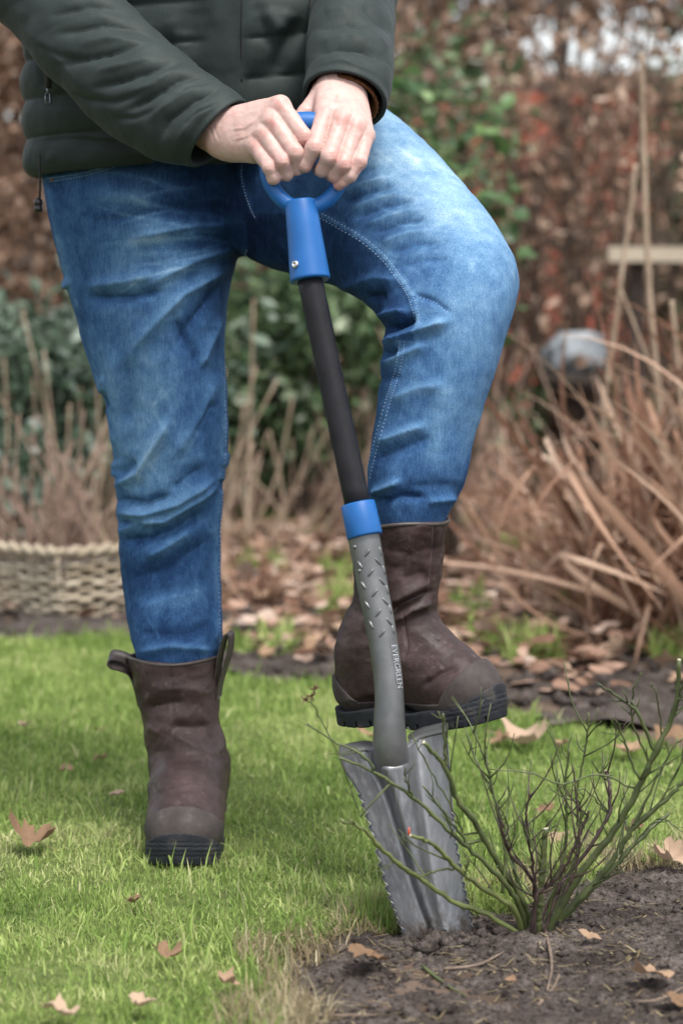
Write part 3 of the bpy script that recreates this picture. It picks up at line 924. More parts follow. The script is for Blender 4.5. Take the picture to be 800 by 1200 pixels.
M_STITCH = plain('pale_stitching', [(0.3, (0.22, 0.33, 0.50)), (0.7, (0.36, 0.46, 0.60))], 500, 0.9, 0, spec=0.1)
jeans = part('jeans', (JV, JF), M_DENIM, person, attrs={'fade_shade': np.clip(fade_shade, 0, 1)})
jb = bvh_of(JV, JF)

def stitches(line, off, n, name, parent, bvh, mat, L=0.0022, r=0.00055, jitter=0.0):
    """a row of short raised stitches laid along a line on the cloth: one part"""
    ln = spline([(x, y, 0) for x, y in line], n * 2 + 1)[:, :2]
    vf = []
    for k in range(n):
        a = ln[2 * k]; c = ln[2 * k + 1]; d = c - a; d = d / (np.hypot(*d) + 1e-9)
        o = np.array([-d[1], d[0]]) * off
        p1, n1 = hit(bvh, *(a + o)); p2, n2 = hit(bvh, *(c + o))
        if p1 is None or p2 is None or np.linalg.norm(p1 - p2) > 0.02: continue
        mid = (p1 + p2) / 2 + (n1 + n2) * 0.5 * r * 1.2
        vf.append(tube([p1 - n1 * r, mid, p2 - n2 * r], [r * .7, r, r * .7], 5))
    if vf: return part(name, merge(*vf), mat, parent, stuff=True)

stitches(SEAM_RAISED, -3.2, 46, 'stitching', jeans, jb, M_STITCH)
stitches(SEAM_RAISED, 2.6, 46, 'stitching', jeans, jb, M_STITCH)
stitches(SEAM_RAISED2, -3.0, 44, 'stitching', jeans, jb, M_STITCH)
stitches(SEAM_RAISED2, 2.6, 44, 'stitching', jeans, jb, M_STITCH)
stitches(SEAM_STAND, -2.6, 110, 'stitching', jeans, jb, M_STITCH)
stitches(POCKET, 0.0, 30, 'stitching', jeans, jb, M_STITCH)
stitches(POCKET, 4.0, 30, 'stitching', jeans, jb, M_STITCH)
stitches(FLY, 0.0, 22, 'stitching', jeans, jb, M_STITCH)
stitches([(484, 344), (508, 352), (527, 366)], 2.0, 12, 'stitching', jeans, jb, M_STITCH)
p, n = hit(jb, 61, 211)
part('rivet', lozenge(p, n, np.array([1.0, 0, 0]), .0035, .0035, .002), plain('copper', [(0.3, (0.10, 0.06, 0.04)), (0.7, (0.2, 0.12, 0.08))], 80, 0.4, 0, metallic=0.9), jeans)

# ------------------------------------------------------------------ padded jacket
m, nt, b = nodes_of('jacket_shell')
f = noise(nt, 22, 4)
nt.links.new(ramp(nt, [(0.3, (0.0185, 0.0265, 0.0250)), (0.7, (0.0270, 0.0375, 0.0355))], f), b.inputs['Base Color'])
b.inputs['Roughness'].default_value = 0.60; b.inputs['Specular IOR Level'].default_value = 0.16
b.inputs['Sheen Weight'].default_value = 0.03
x1 = bump(nt, b, noise(nt, 1400, 2), 0.2, 0.0003)
x1 = bump(nt, b, noise(nt, 45, 3, 0.5), 0.22, 0.003, x1)
bump(nt, b, noise(nt, 130, 3, 0.6, None, (1, 1, .35)), 0.35, 0.0016, x1)
M_JACKET = m
M_BLACKCLOTH = plain('black_lining', [(0.3, (0.006, 0.006, 0.007)), (0.7, (0.012, 0.012, 0.013))], 60, 0.8, 0.2, 0.0005)
M_BLACKPLASTIC = plain('black_plastic', [(0.3, (0.008, 0.008, 0.009)), (0.7, (0.014, 0.014, 0.015))], 60, 0.35, 0.1, 0.0003)
M_KNIT = plain('brown_knit', [(0.3, (0.085, 0.035, 0.014)), (0.7, (0.16, 0.068, 0.030))], 200, 0.9, 0.7, 0.0012, spec=0.15, bscale=420)
M_ZIP = plain('gunmetal', [(0.3, (0.16, 0.17, 0.20)), (0.7, (0.28, 0.29, 0.33))], 100, 0.3, 0.1, 0.0003, metallic=0.8)

torso = [pr((36, 205), (440, 172), 3.62, .128), pr((33, 195), (446, 162), 3.62, .135), pr((31, 168), (450, 140), 3.62, .142), pr((29, 120), (450, 118), 3.615, .148),
         pr((27, 60), (446, 60), 3.605, .150), pr((30, 0), (440, 0), 3.595, .148), pr((30, -90), (436, -90), 3.58, .145), pr((36, -180), (430, -180), 3.565, .130),
         pr((70, -240), (396, -240), 3.555, .110), pr((130, -275), (336, -275), 3.55, .085), pr((170, -300), (296, -300), 3.55, .07), pr((172, -345), (294, -345), 3.545, .07)]
NR, SG = 260, 260
V, F, (C, T) = loft(torso, NR, SG, 2.5)
V = V.reshape(NR, SG, 3)
inner_rows = []
for k, (sc, dz) in enumerate(((0.985, -0.004), (0.96, -0.002), (0.94, 0.02), (0.93, 0.07))):
    c0 = V[0].mean(0); inner_rows.append(c0 + (V[0] - c0) * sc + np.array([0, 0, dz]))
V = np.concatenate([np.array(inner_rows)[::-1], V]); NR += 4
V = V.reshape(-1, 3)
i, j = np.meshgrid(np.arange(NR - 1), np.arange(SG), indexing='ij')
p = (i * SG + j).ravel(); q = (i * SG + (j + 1) % SG).ravel()
F = np.stack([p, q, q + SG, p + SG], 1)
N = normals(V, F)
if ((V - V.mean(0)) * N).sum(1).mean() < 0: F = F[:, ::-1].copy(); N = -N
px, py = proj(V); fc = facing(V, N)
z = V[:, 2]; z0 = P(130, 198, 3.48)[2]
z = z - 0.075 * (V[:, 0] - P(130, 198, 3.48)[0])
ph = ((z - z0) / 0.056 + 0.05 * vnoise(V, 9, 5))
body = z > z0 + 0.004
quilt = np.where(body, 0.0085 * (np.abs(np.sin(np.pi * np.clip(ph, 0, 99))) ** 0.55 - 0.6), 0)
placket = np.clip((px - 234) / 4, 0, 1) * np.clip((290 - px) / 4, 0, 1) * (fc > 0.1)
quilt = quilt * (1 - placket) + 0.008 * placket
lump = 0.004 * fbm(V, 12, 2, 91) + 0.0010 * fbm(V, 40, 2, 93)
extra = np.zeros(len(V))
for pts, w, a in (([(237, -5), (237, 100)], 3, -.006), ([(283, -5), (282, 60), (280, 100)], 2.5, -.007), ([(262, -5), (262, 100)], 9, .002),
                  ([(300, 0), (306, 24), (322, 60)], 7, -.005), ([(310, 10), (330, 40)], 8, .005), ([(352, 20), (330, 60), (318, 90)], 9, -.010), ([(340, 12), (318, 50)], 10, .007),
                  ([(30, 168), (80, 164), (160, 170)], 5, -.004), ([(40, 120), (90, 118), (140, 128)], 6, -.004), ([(60, 190), (64, 176)], 5, .003),
                  ([(50, 70), (54, 105)], 4, -.008), ([(62, 80), (66, 110)], 6, .004), ([(200, 20), (215, 60)], 8, .004), ([(225, 10), (215, 40)], 6, -.006)):
    extra += a * stroke(px, py, pts, w) * fc
V = V + N * (quilt + lump * body + extra)[:, None]
jacket = part('jacket', (V, F), M_JACKET, person)
tb = bvh_of(V, F)
# zip pull of the hand pocket, pocket slit
slit = []
for y in range(70, 104, 4):
    p, n = hit(tb, 57 + (y - 70) * 0.03, y)
    if p is not None: slit.append(p + n * 0.001)
part('pocket_slit', tube(slit, 0.0045, 8), M_BLACKCLOTH, jacket)
p, n = hit(tb, 57.5, 110)
pp = p + n * 0.004
vf = merge(tube([pp + [0, 0, .012], pp + [0.0005, 0, .004]], .0022, 8), tube([pp + [-.003, 0, .004], pp + [.003, 0, .004], pp + [.0035, 0, -.010], pp + [-.0035, 0, -.010], pp + [-.003, 0, .004]], .0012, 6))
part('zip_pull', vf, M_ZIP, jacket)
# draw cord with toggle below the hem
c0 = P(47, 198, 3.53)
part('draw_cord', tube([c0 + [0, 0, .02], c0, P(47.5, 220, 3.528), P(46, 246, 3.528)], .0017, 8), M_BLACKCLOTH, jacket)
part('cord_toggle', merge(lathe(P(45, 232, 3.526), P(45.5, 249, 3.526), [(0, .002), (.1, .0058), (.45, .0066), (.55, .0045), (.65, .0062), (.95, .0055), (1, .002)], 12)), M_BLACKPLASTIC, jacket)
# front zip teeth edge beside the flap
zl = [q for q in (hit(tb, 283, y)[0] for y in range(-4, 100, 5)) if q is not None]
part('zip_edge', tube(np.array(zl) + [0, 0.001, 0], .0016, 6), M_BLACKCLOTH, jacket)

def sleeve(rings, name, folds, seed, nr=220, seg=160, pitch=0.062, phase=0.0):
    V, F, (C, T) = loft(rings, nr, seg, 2.1)
    V = V.reshape(nr, seg, 3)
    Ln = np.concatenate([[0], np.cumsum(np.linalg.norm(np.diff(C, axis=0), axis=1))])
    s = np.repeat(Ln[-1] - Ln, seg)                       # distance from the cuff
    rows = []
    ax = T[-1]
    for sc, d in ((0.97, 0.003), (0.90, 0.001), (0.86, -0.012), (0.84, -0.05)):
        c0 = V[-1].mean(0); rows.append(c0 + (V[-1] - c0) * sc + ax * d)
    V = np.concatenate([V, np.array(rows)]).reshape(-1, 3)
    s = np.concatenate([s, np.zeros(4 * seg)])
    n2 = nr + 4
    i, j = np.meshgrid(np.arange(n2 - 1), np.arange(seg), indexing='ij')
    p = (i * seg + j).ravel(); q = (i * seg + (j + 1) % seg).ravel()
    F = np.stack([p, q, q + seg, p + seg], 1)
    N = normals(V, F)
    cen = np.concatenate([np.repeat(C, seg, axis=0), np.repeat(C[-1:], 4 * seg, axis=0)])
    if ((V - cen) * N).sum(1).mean() < 0: F = F[:, ::-1].copy(); N = -N
    px, py = proj(V); fc = facing(V, N)
    on = np.clip((s - 0.004) / 0.01, 0, 1)
    ph = s / pitch + phase + 0.10 * vnoise(V, 12, seed)
    q = 0.0018 * (np.abs(np.sin(np.pi * ph)) ** 0.6 - 0.6)
    d = q * on + on * (0.0045 * fbm(V, 11, 2, seed + 3) + 0.0009 * fbm(V, 40, 2, seed + 5))
    for pts, w, a in folds: d += 0.55 * a * stroke(px, py, pts, w * 1.3) * fc * on; d += 0.75 * a * np.exp(-poly_dist(px, py, pts)[0] / (w * .42)) * np.clip(np.minimum(poly_dist(px, py, pts)[1], 1 - poly_dist(px, py, pts)[1]) * 3 + .05, 0, 1) * fc * on
    V = V + N * d[:, None]
    return part(name, (V, F), M_JACKET, jacket), V, F

right_folds = [([(60, 20), (105, 8), (150, 12)], 4, -.005), ([(40, 50), (70, 66), (95, 70)], 4, -.004), ([(215, 150), (232, 132), (256, 120)], 3, -.004), ([(196, 120), (222, 100), (250, 92)], 3, -.003), ([(95, 118), (135, 120), (170, 108)], 4, -.005), ([(130, 140), (160, 138), (185, 128)], 4, -.004), ([(60, 42), (86, 37), (120, 28), (161, 32), (203, 50)], 5, -.007), ([(90, 52), (125, 45), (170, 48)], 8, .005), ([(60, 78), (100, 70), (135, 62), (175, 50)], 4, -.007),
               ([(105, 105), (145, 95), (185, 80), (215, 72)], 4, -.007), ([(110, 84), (150, 76), (180, 66)], 7, .006), ([(145, 132), (175, 117), (210, 92), (240, 88)], 4, -.008), ([(150, 110), (180, 100), (205, 80)], 7, .006),
               ([(187, 168), (198, 142), (228, 117), (262, 100)], 5, -.008), ([(172, 140), (195, 125), (235, 95)], 8, .006), ([(205, 170), (225, 140), (262, 118)], 6, .004), ([(226, 172), (238, 150), (255, 128)], 4, -.004),
               ([(20, 30), (60, 60), (100, 110)], 9, .004), ([(85, 110), (110, 125)], 6, -.006)]
# silhouettes run from the lower edge to the upper edge of each sleeve
sr = [(P(90, -330, 3.70), P(215, -250, 3.52), .085), (P(5, -235, 3.72), P(170, -190, 3.54), .088), (P(-62, -130, 3.66), P(105, -100, 3.50), .086), (P(-55, -25, 3.56), P(95, -55, 3.46), .082),
      (P(0, 27, 3.49), P(148, -5, 3.42), .078), (P(55, 88, 3.425), P(193, 42, 3.375), .072), (P(118, 149, 3.37), P(238, 80, 3.335), .066),
      (P(178, 186, 3.335), P(270, 103, 3.305), .059), (P(226, 196, 3.318), P(284, 116, 3.292), .052)]
_, SV1, SF1 = sleeve(sr, 'sleeve', right_folds, 201)
left_folds = [([(364, 36), (405, 26), (432, 31)], 5, -.008), ([(364, 63), (396, 54), (425, 58), (452, 74)], 5, -.009), ([(370, 50), (405, 40), (440, 48)], 8, .006), ([(362, 92), (400, 85), (442, 101)], 4, -.007),
              ([(366, 78), (400, 70), (445, 88)], 8, .005), ([(424, 4), (461, 42)], 6, -.007), ([(380, 14), (410, 8)], 8, .005), ([(440, 40), (455, 60)], 7, .004)]
sl = [(P(270, -330, 3.52), P(385, -330, 3.68), .085), (P(320, -240, 3.54), P(470, -240, 3.68), .088), (P(350, -140, 3.58), P(500, -140, 3.64), .086), (P(364, -60, 3.56), P(480, -70, 3.57), .078),
      (P(362, 0, 3.49), P(464, -5, 3.49), .070), (P(359, 45, 3.405), P(461, 45, 3.405), .062), (P(356, 82, 3.335), P(460, 92, 3.34), .056), (P(355, 103, 3.295), P(452, 130, 3.302), .050)]
_, SV2, SF2 = sleeve(sl, 'sleeve', left_folds, 301, phase=0.3)
# brown knit cuff inside the sleeve
A, B_ = P(363, 103, 3.302), P(442, 128, 3.308)
kc = (A + B_) / 2; ka = (B_ - A) / 2; kt = P(395, 60, 3.37) - P(402, 112, 3.30); kt /= np.linalg.norm(kt); kb = np.cross(kt, ka); kb *= 0.040 / np.linalg.norm(kb)
Vk = []
for r_, off in ((0.93, .03), (0.97, .0), (1.0, -.006), (0.97, -.009), (0.90, -.007), (0.88, .02)):
    for k in range(96):
        an = 2 * math.pi * k / 96; rb = r_ * (1 + 0.018 * math.cos(an * 32))
        Vk.append(kc + kt * off + ka * rb * math.cos(an) + kb * rb * math.sin(an))
Fk = [[i * 96 + k, i * 96 + (k + 1) % 96, (i + 1) * 96 + (k + 1) % 96, (i + 1) * 96 + k] for i in range(5) for k in range(96)]
part('knit_cuff', (np.array(Vk), Fk), M_KNIT, jacket)

# ------------------------------------------------------------------ hands and arms: one skin mesh
def hand_sdf(wrist, arm, palm, fingers, k_palm=0.010):
    """palm: list of (a, b, ra, rb); fingers: list of chains [(p, r), ...]"""
    def f(X, Y, Z):
        d = None
        for a, b, ra, rb in palm:
            e = sseg(X, Y, Z, a, b, ra, rb)
            d = e if d is None else smin(d, e, 0.012)
        fd = None
        for ch in fingers:
            c = None
            for (p, r), (q, s) in zip(ch[:-1], ch[1:]):
                e = sseg(X, Y, Z, p, q, r, s)
                c = e if c is None else smin(c, e, 0.0035)
            fd = c if fd is None else smin(fd, c, 0.0006)
        d = smin(d, fd, k_palm)
        return d
    return f

HDY = -0.072                      # the hands sit on the grip
def PH(x, y, Y): return P(x, y, Y + HDY)
def chain(pts, rad):
    return [(PH(*p), r * 0.98) for p, r in zip(pts, rad)]

# hand on the left of the photograph
LW = (258, 156, 3.375)
Lm = [(329, 124, 3.300), (319, 141, 3.294), (310, 157, 3.294), (299, 171, 3.300)]     # knuckles, index to little
palmL = [(PH(215, 130, 3.41), PH(*LW), .032, .031)]
for k_, (q, r1, r2) in enumerate(zip(Lm, (.024, .023, .023, .022), (.0150, .0145, .0140, .0130))):
    palmL.append((PH(268 + 3 * (1 - k_), 146 + 7 * k_, 3.360), PH(q[0] - 2, q[1] + 1, q[2] + 0.010), r1, r2))
palmL.append((PH(280, 158, 3.352), PH(315, 163, 3.325), .026, .021))
palmL.append((PH(272, 172, 3.352), PH(300, 180, 3.318), .019, .0135))
fingL = [chain([Lm[0], (357, 161, 3.277), (362, 180, 3.290), (352, 187, 3.315)], [.0122, .0112, .0098, .0085]),
         chain([Lm[1], (346, 179, 3.264), (348, 197, 3.278), (341, 200, 3.303)], [.0122, .0112, .0098, .0085]),
         chain([Lm[2], (331, 189, 3.264), (335, 204, 3.276), (329, 206, 3.300)], [.0116, .0106, .0094, .0082]),
         chain([Lm[3], (316, 196, 3.268), (321, 208, 3.272), (318, 212, 3.292)], [.0112, .0102, .0094, .0082]),
         chain([(290, 168, 3.350), (318, 178, 3.335), (338, 176, 3.330)], [.0140, .0115, .0100])]
# hand on the right of the photograph
Rm = [(381, 134, 3.300), (401, 139, 3.290), (417, 147, 3.290), (428, 160, 3.296)]
palmR = [(PH(398, 40, 3.47), PH(399, 106, 3.385), .031, .031)]
for k_, (q, r1, r2) in enumerate(zip(Rm, (.024, .023, .023, .021), (.0155, .0148, .0140, .0128))):
    palmR.append((PH(388 + 8 * k_, 106 + 3 * k_, 3.366), PH(q[0], q[1] - 1, q[2] + 0.011), r1, r2))
palmR.append((PH(395, 130, 3.345), PH(405, 150, 3.330), .026, .023))
fingR = [chain([Rm[0], (368, 173, 3.264), (357, 193, 3.272), (349, 197, 3.293)], [.0128, .0116, .0102, .0090]),
         chain([Rm[1], (386, 184, 3.258), (378, 199, 3.272), (374, 199, 3.297)], [.0126, .0116, .0102, .0090]),
         chain([Rm[2], (402, 193, 3.258), (393, 206, 3.270), (388, 206, 3.293)], [.0120, .0110, .0098, .0086]),
         chain([Rm[3], (421, 190, 3.264), (410, 206, 3.264), (397, 217, 3.272)], [.0110, .0098, .0088, .0078]),
         chain([(374, 116, 3.362), (358, 132, 3.340), (345, 146, 3.330)], [.0150, .0115, .0098])]
def webs(fing):                   # skin between neighbouring fingers
    out = []
    for a_, b2 in zip(fing[:3], fing[1:4]):
        m0 = (a_[0][0] + b2[0][0]) / 2; m1 = (a_[1][0] + b2[1][0]) / 2
        bk = np.array([0, .008, 0])
        out.append((m0 + bk, m0 * .68 + m1 * .32 + bk, .0108, .0072))
    return out
palmL += webs(fingL); palmR += webs(fingR)
parts_ = []
off = 0; HV, HF = [], []
for palm, fing in ((palmL, fingL), (palmR, fingR)):
    fn = hand_sdf(None, None, palm, fing)
    allp = np.array([q for a_, b2, _, _ in palm for q in (a_, b2)] + [q for ch in fing for q, _ in ch])
    v, f_ = surface_nets(fn, allp.min(0) - 0.036, allp.max(0) + 0.036, 0.0015)
    v = smooth_mesh(v, f_, 1, 0.5)
    HV.append(v); HF.append(f_ + off); off += len(v)
HV = np.concatenate(HV); HF = np.concatenate(HF)
N = normals(HV, HF); px, py = proj(HV); fc = facing(HV, N)
d = np.zeros(len(HV))
for ms in (Lm, Rm):                                        # knuckles and tendons
    for q in ms: d += 0.0009 * np.exp(-((px - q[0]) ** 2 + (py - q[1]) ** 2) / 40)
for pts, w, a in (([(272, 140), (322, 122)], 3, .0008), ([(274, 150), (312, 140)], 3, .0008), ([(276, 160), (304, 156)], 3, .0007),
                  ([(392, 108), (384, 128)], 3, .0008), ([(404, 110), (403, 134)], 3, .0008), ([(414, 114), (418, 142)], 3, .0007),
                  ([(320, 130), (312, 148), (302, 164)], 3, -.0010), ([(392, 137), (395, 150)], 3, -.0010), ([(410, 144), (411, 156)], 3, -.0008)):
    d += a * stroke(px, py, pts, w) * fc
creases = [(357, 160), (347, 177), (332, 186), (318, 194), (369, 172), (388, 182), (404, 192), (421, 191)]
for cx, cy in creases:                                     # skin folds over the middle joints
    for o_ in (-2.2, 0, 2.2):
        d -= 0.0007 * np.exp(-((px - cx) ** 2 / 45 + (py - cy - o_ - .05 * (px - cx) ** 2 * .2) ** 2 / 0.9)) * fc
for pts, w, a in (([(268, 152), (288, 150), (300, 140), (310, 130)], 1.6, .0010), ([(272, 164), (290, 160), (306, 148)], 1.5, .0009), ([(398, 108), (394, 120), (388, 130)], 1.5, .0009), ([(410, 112), (408, 126), (411, 138)], 1.5, .0010), ([(422, 122), (424, 140)], 1.5, .0008),
                  ([(246, 150), (252, 168)], 1.2, -.0006), ([(250, 146), (257, 166)], 1.2, -.0006)):
    d += a * stroke(px, py, pts, w) * fc                   # veins and wrist lines
d += 0.0005 * fbm(HV, 90, 3, 19)
HV = HV + N * d[:, None]
m, nt, b = nodes_of('skin')
rd = attr(nt, 'flush')
fb = nt.nodes.new('ShaderNodeMath'); fb.operation = 'MULTIPLY_ADD'; nt.links.new(noise(nt, 90, 4), fb.inputs[0]); fb.inputs[1].default_value = 0.35; nt.links.new(rd, fb.inputs[2])
nt.links.new(ramp(nt, [(0.1, (0.50, 0.355, 0.315)), (0.45, (0.45, 0.255, 0.225)), (0.85, (0.36, 0.125, 0.110))], fb.outputs[0]), b.inputs['Base Color'])
b.inputs['Roughness'].default_value = 0.48; b.inputs['Specular IOR Level'].default_value = 0.35
b.inputs['Subsurface Weight'].default_value = 0.10; b.inputs['Subsurface Radius'].default_value = (0.008, 0.003, 0.0015)
b.inputs['Subsurface Scale'].default_value = 0.6
x1 = bump(nt, b, noise(nt, 800, 3), 0.25, 0.0005)
vo = nt.nodes.new('ShaderNodeTexVoronoi'); vo.inputs['Scale'].default_value = 900
tc = nt.nodes.new('ShaderNodeTexCoord'); nt.links.new(tc.outputs['Object'], vo.inputs['Vector'])
bump(nt, b, vo.outputs['Distance'], 0.15, 0.0004, x1)
M_SKIN = m
fl = np.zeros(len(HV))
for q in Lm + Rm: fl += 0.28 * np.exp(-((px - q[0]) ** 2 + (py - q[1]) ** 2) / 60)
for cx, cy in creases: fl += 0.30 * np.exp(-((px - cx) ** 2 + (py - cy) ** 2) / 70)
for ch in fingL + fingR:
    tp = ch[-1][0]; fl += 0.35 * np.exp(-((HV - tp) ** 2).sum(1) / 0.014 ** 2)
fl += 0.16 * fbm(HV, 55, 3, 7) + 0.10 * fbm(HV, 190, 2, 9)
body = part('body', (HV, HF), M_SKIN, person, attrs={'flush': np.clip(fl, 0, 1)})
# nails that show
M_NAIL = plain('finger_nail', [(0.3, (0.52, 0.31, 0.26)), (0.7, (0.60, 0.39, 0.33))], 120, 0.3, 0.0)
hb = bvh_of(HV, HF)
for x, y, dx, dy, L_, W_ in ((401.5, 215.5, -6, 5, .0052, .0040),):
    p, n = hit(hb, x, y)
    if p is not None: part('nail', lozenge(p, n, P(x + dx, y + dy, 3.27) - P(x, y, 3.27), L_, W_, .0009), M_NAIL, body)
# ------------------------------------------------------------------ boots (clothing of the person)
m, nt, b = nodes_of('brown_leather')
n1 = noise(nt, 12, 5); n2 = noise(nt, 120, 4, 0.7)
c1 = ramp(nt, [(0.28, (0.019, 0.0115, 0.0115)), (0.52, (0.041, 0.0255, 0.0250)), (0.78, (0.082, 0.056, 0.053))], n1)
c2 = ramp(nt, [(0.35, (0.75, 0.75, 0.75)), (0.65, (1.2, 1.18, 1.16))], n2)
nt.links.new(mixc(nt, 0.8, c1, c2, 'MULTIPLY'), b.inputs['Base Color'])
b.inputs['Specular IOR Level'].default_value = 0.22
scf = ramp(nt, [(0.58, (0, 0, 0)), (0.72, (1, 1, 1))], noise(nt, 55, 6, 0.75))
nt.links.new(mixc(nt, scf, b.inputs['Base Color'].links[0].from_socket, (0.095, 0.064, 0.056)), b.inputs['Base Color'])
nt.links.new(ramp(nt, [(0.3, (.36, .36, .36)), (0.7, (.62, .62, .62))], noise(nt, 30, 4)), b.inputs['Roughness'])
x1 = bump(nt, b, noise(nt, 420, 4, 0.7), 0.45, 0.0010)
bump(nt, b, noise(nt, 70, 4, 0.6), 0.30, 0.0030, x1)
M_LEATHER = m
M_LPIPE = plain('leather_piping', [(0.3, (0.030, 0.022, 0.020)), (0.7, (0.055, 0.042, 0.038))], 60, 0.5, 0.2, 0.0004)
M_RUBBER = plain('black_rubber', [(0.3, (0.010, 0.011, 0.014)), (0.58, (0.020, 0.022, 0.027)), (0.72, (0.065, 0.057, 0.050))], 35, 0.6, 0.35, 0.0008, spec=.2)
M_CAP = plain('grey_scuff_rubber', [(0.3, (0.034, 0.027, 0.0255)), (0.6, (0.060, 0.050, 0.047)), (0.8, (0.11, 0.095, 0.09))], 40, 0.75, 0.4, 0.0008, bscale=260, spec=.25)
M_THREAD = plain('grey_thread', [(0.3, (0.16, 0.12, 0.11)), (0.7, (0.25, 0.20, 0.18))], 300, 0.8, 0)

def outline2d(X, Y):
    """foot print: negative inside; heel at -y, toe at +y"""
    d = sseg(X, Y, 0 * X, (0.0, -.046, 0), (0.002, -.030, 0), .0385, .039)
    d = smin(d, sseg(X, Y, 0 * X, (0.002, -.03, 0), (0.002, .06, 0), .038, .041), .02)
    d = smin(d, sseg(X, Y, 0 * X, (0.002, .09, 0), (0.0, .150, 0), .048, .047), .03)
    return d

BH = 0.275
def spring(Y): return 0.010 * np.clip((Y - .09) / .10, 0, 1.3) ** 2
def upper_sdf(lean):
    lx, ly = lean
    def f(X, Y, Z):
        t = np.clip((Z - .06) / .215, 0, 1)
        Xs = X - lx * t ; Ys = Y - ly * t
        # shaft: an oval column, narrow at the ankle
        rx = np.interp(Z, [.04, .10, .15, .20, .28], [.042, .047, .0520, .0565, .0635]).astype(np.float32)
        ry = np.interp(Z, [.04, .09, .12, .17, .28], [.058, .064, .064, .066, .071]).astype(np.float32)
        q = np.sqrt((Xs / rx) ** 2 + ((Ys + 0.004) / ry) ** 2)
        col = (q - 1) * np.minimum(rx, ry)
        col = np.maximum(col, Z - BH); col = np.maximum(col, .05 - Z)
        # foot
        d = sseg(X / 0.92, Y, Z, (0, -.040, .055), (0, -.030, .10), .046, .050)
        d = smin(d, sseg(X / 0.86, Y, Z, (0, .005, .105), (0, .065, .082), .056, .052), .03)
        d = smin(d, sseg(X / 0.97, Y, Z, (0, .06, .078), (0, .118, .056), .050, .047), .03)
        d = smin(d, sseg(X, Y, Z, (0, .112, .050), (0, .152, .045), .0455, .0405), .03)
        d = smin(d, col, .028)
        d = np.maximum(d, .016 + spring(Y) - Z)
        # open top
        cav = np.maximum((q - 0.93) * np.minimum(rx, ry), BH - .035 - Z)
        return np.maximum(d, -cav)
    return f

def sole_sdf(X, Y, Z):
    o = outline2d(X, Y) - .0035 + 0.10 * np.abs(Z - .022 - spring(Y))
    bot = 0.0 + 0.010 * np.exp(-((Y - .018) / .022) ** 2) + spring(Y) + 0.004 * np.clip((-.075 - Y) / .01, 0, 1)
    top = .0245 + spring(Y) + 0.016 * np.clip((Y - .125) / .06, 0, 1.2) + 0.003 * np.cos(Y * 60)
    d = np.maximum(o, np.maximum(bot - Z, Z - top))
    # tread lugs cut through the lower edge and grooves round the toe
    per = np.abs(((Y + 1.0) % 0.022) - 0.011)
    lug = np.maximum(np.maximum(np.abs(per - .011) - .0013, Z - bot - .008), -(o + .005))
    d = np.maximum(d, -lug)
    for k in range(4):
        zc = .012 + .0066 * k + spring(Y)
        gr = np.maximum(np.maximum(np.abs(Z - zc - .03 * (Y - .17)) - .0007, -(o + .0011)), .128 - Y)
        d = np.maximum(d, -gr)
        gr2 = np.maximum(np.maximum(np.abs(Z - zc + .0) - .0007, -(o + .0014)), Y + .062)
        d = np.maximum(d, -gr2)
    return d

def cap_sdf(up):
    def f(X, Y, Z):
        u = up(X, Y, Z)
        # toe cap rising over the toe, welt band along the side, heel cup
        edge = np.where(Y > 0.04, .035 + .050 * np.clip((Y - .118) / .050, 0, 1) ** 0.8, .035 + .034 * np.clip((-.030 - Y) / .04, 0, 1))
        edge = edge + spring(Y)
        r = np.maximum(u - .0028, Z - edge)
        r = np.maximum(r, 0.016 + spring(Y) - Z)
        return np.maximum(r, -(u + .006))
    return f

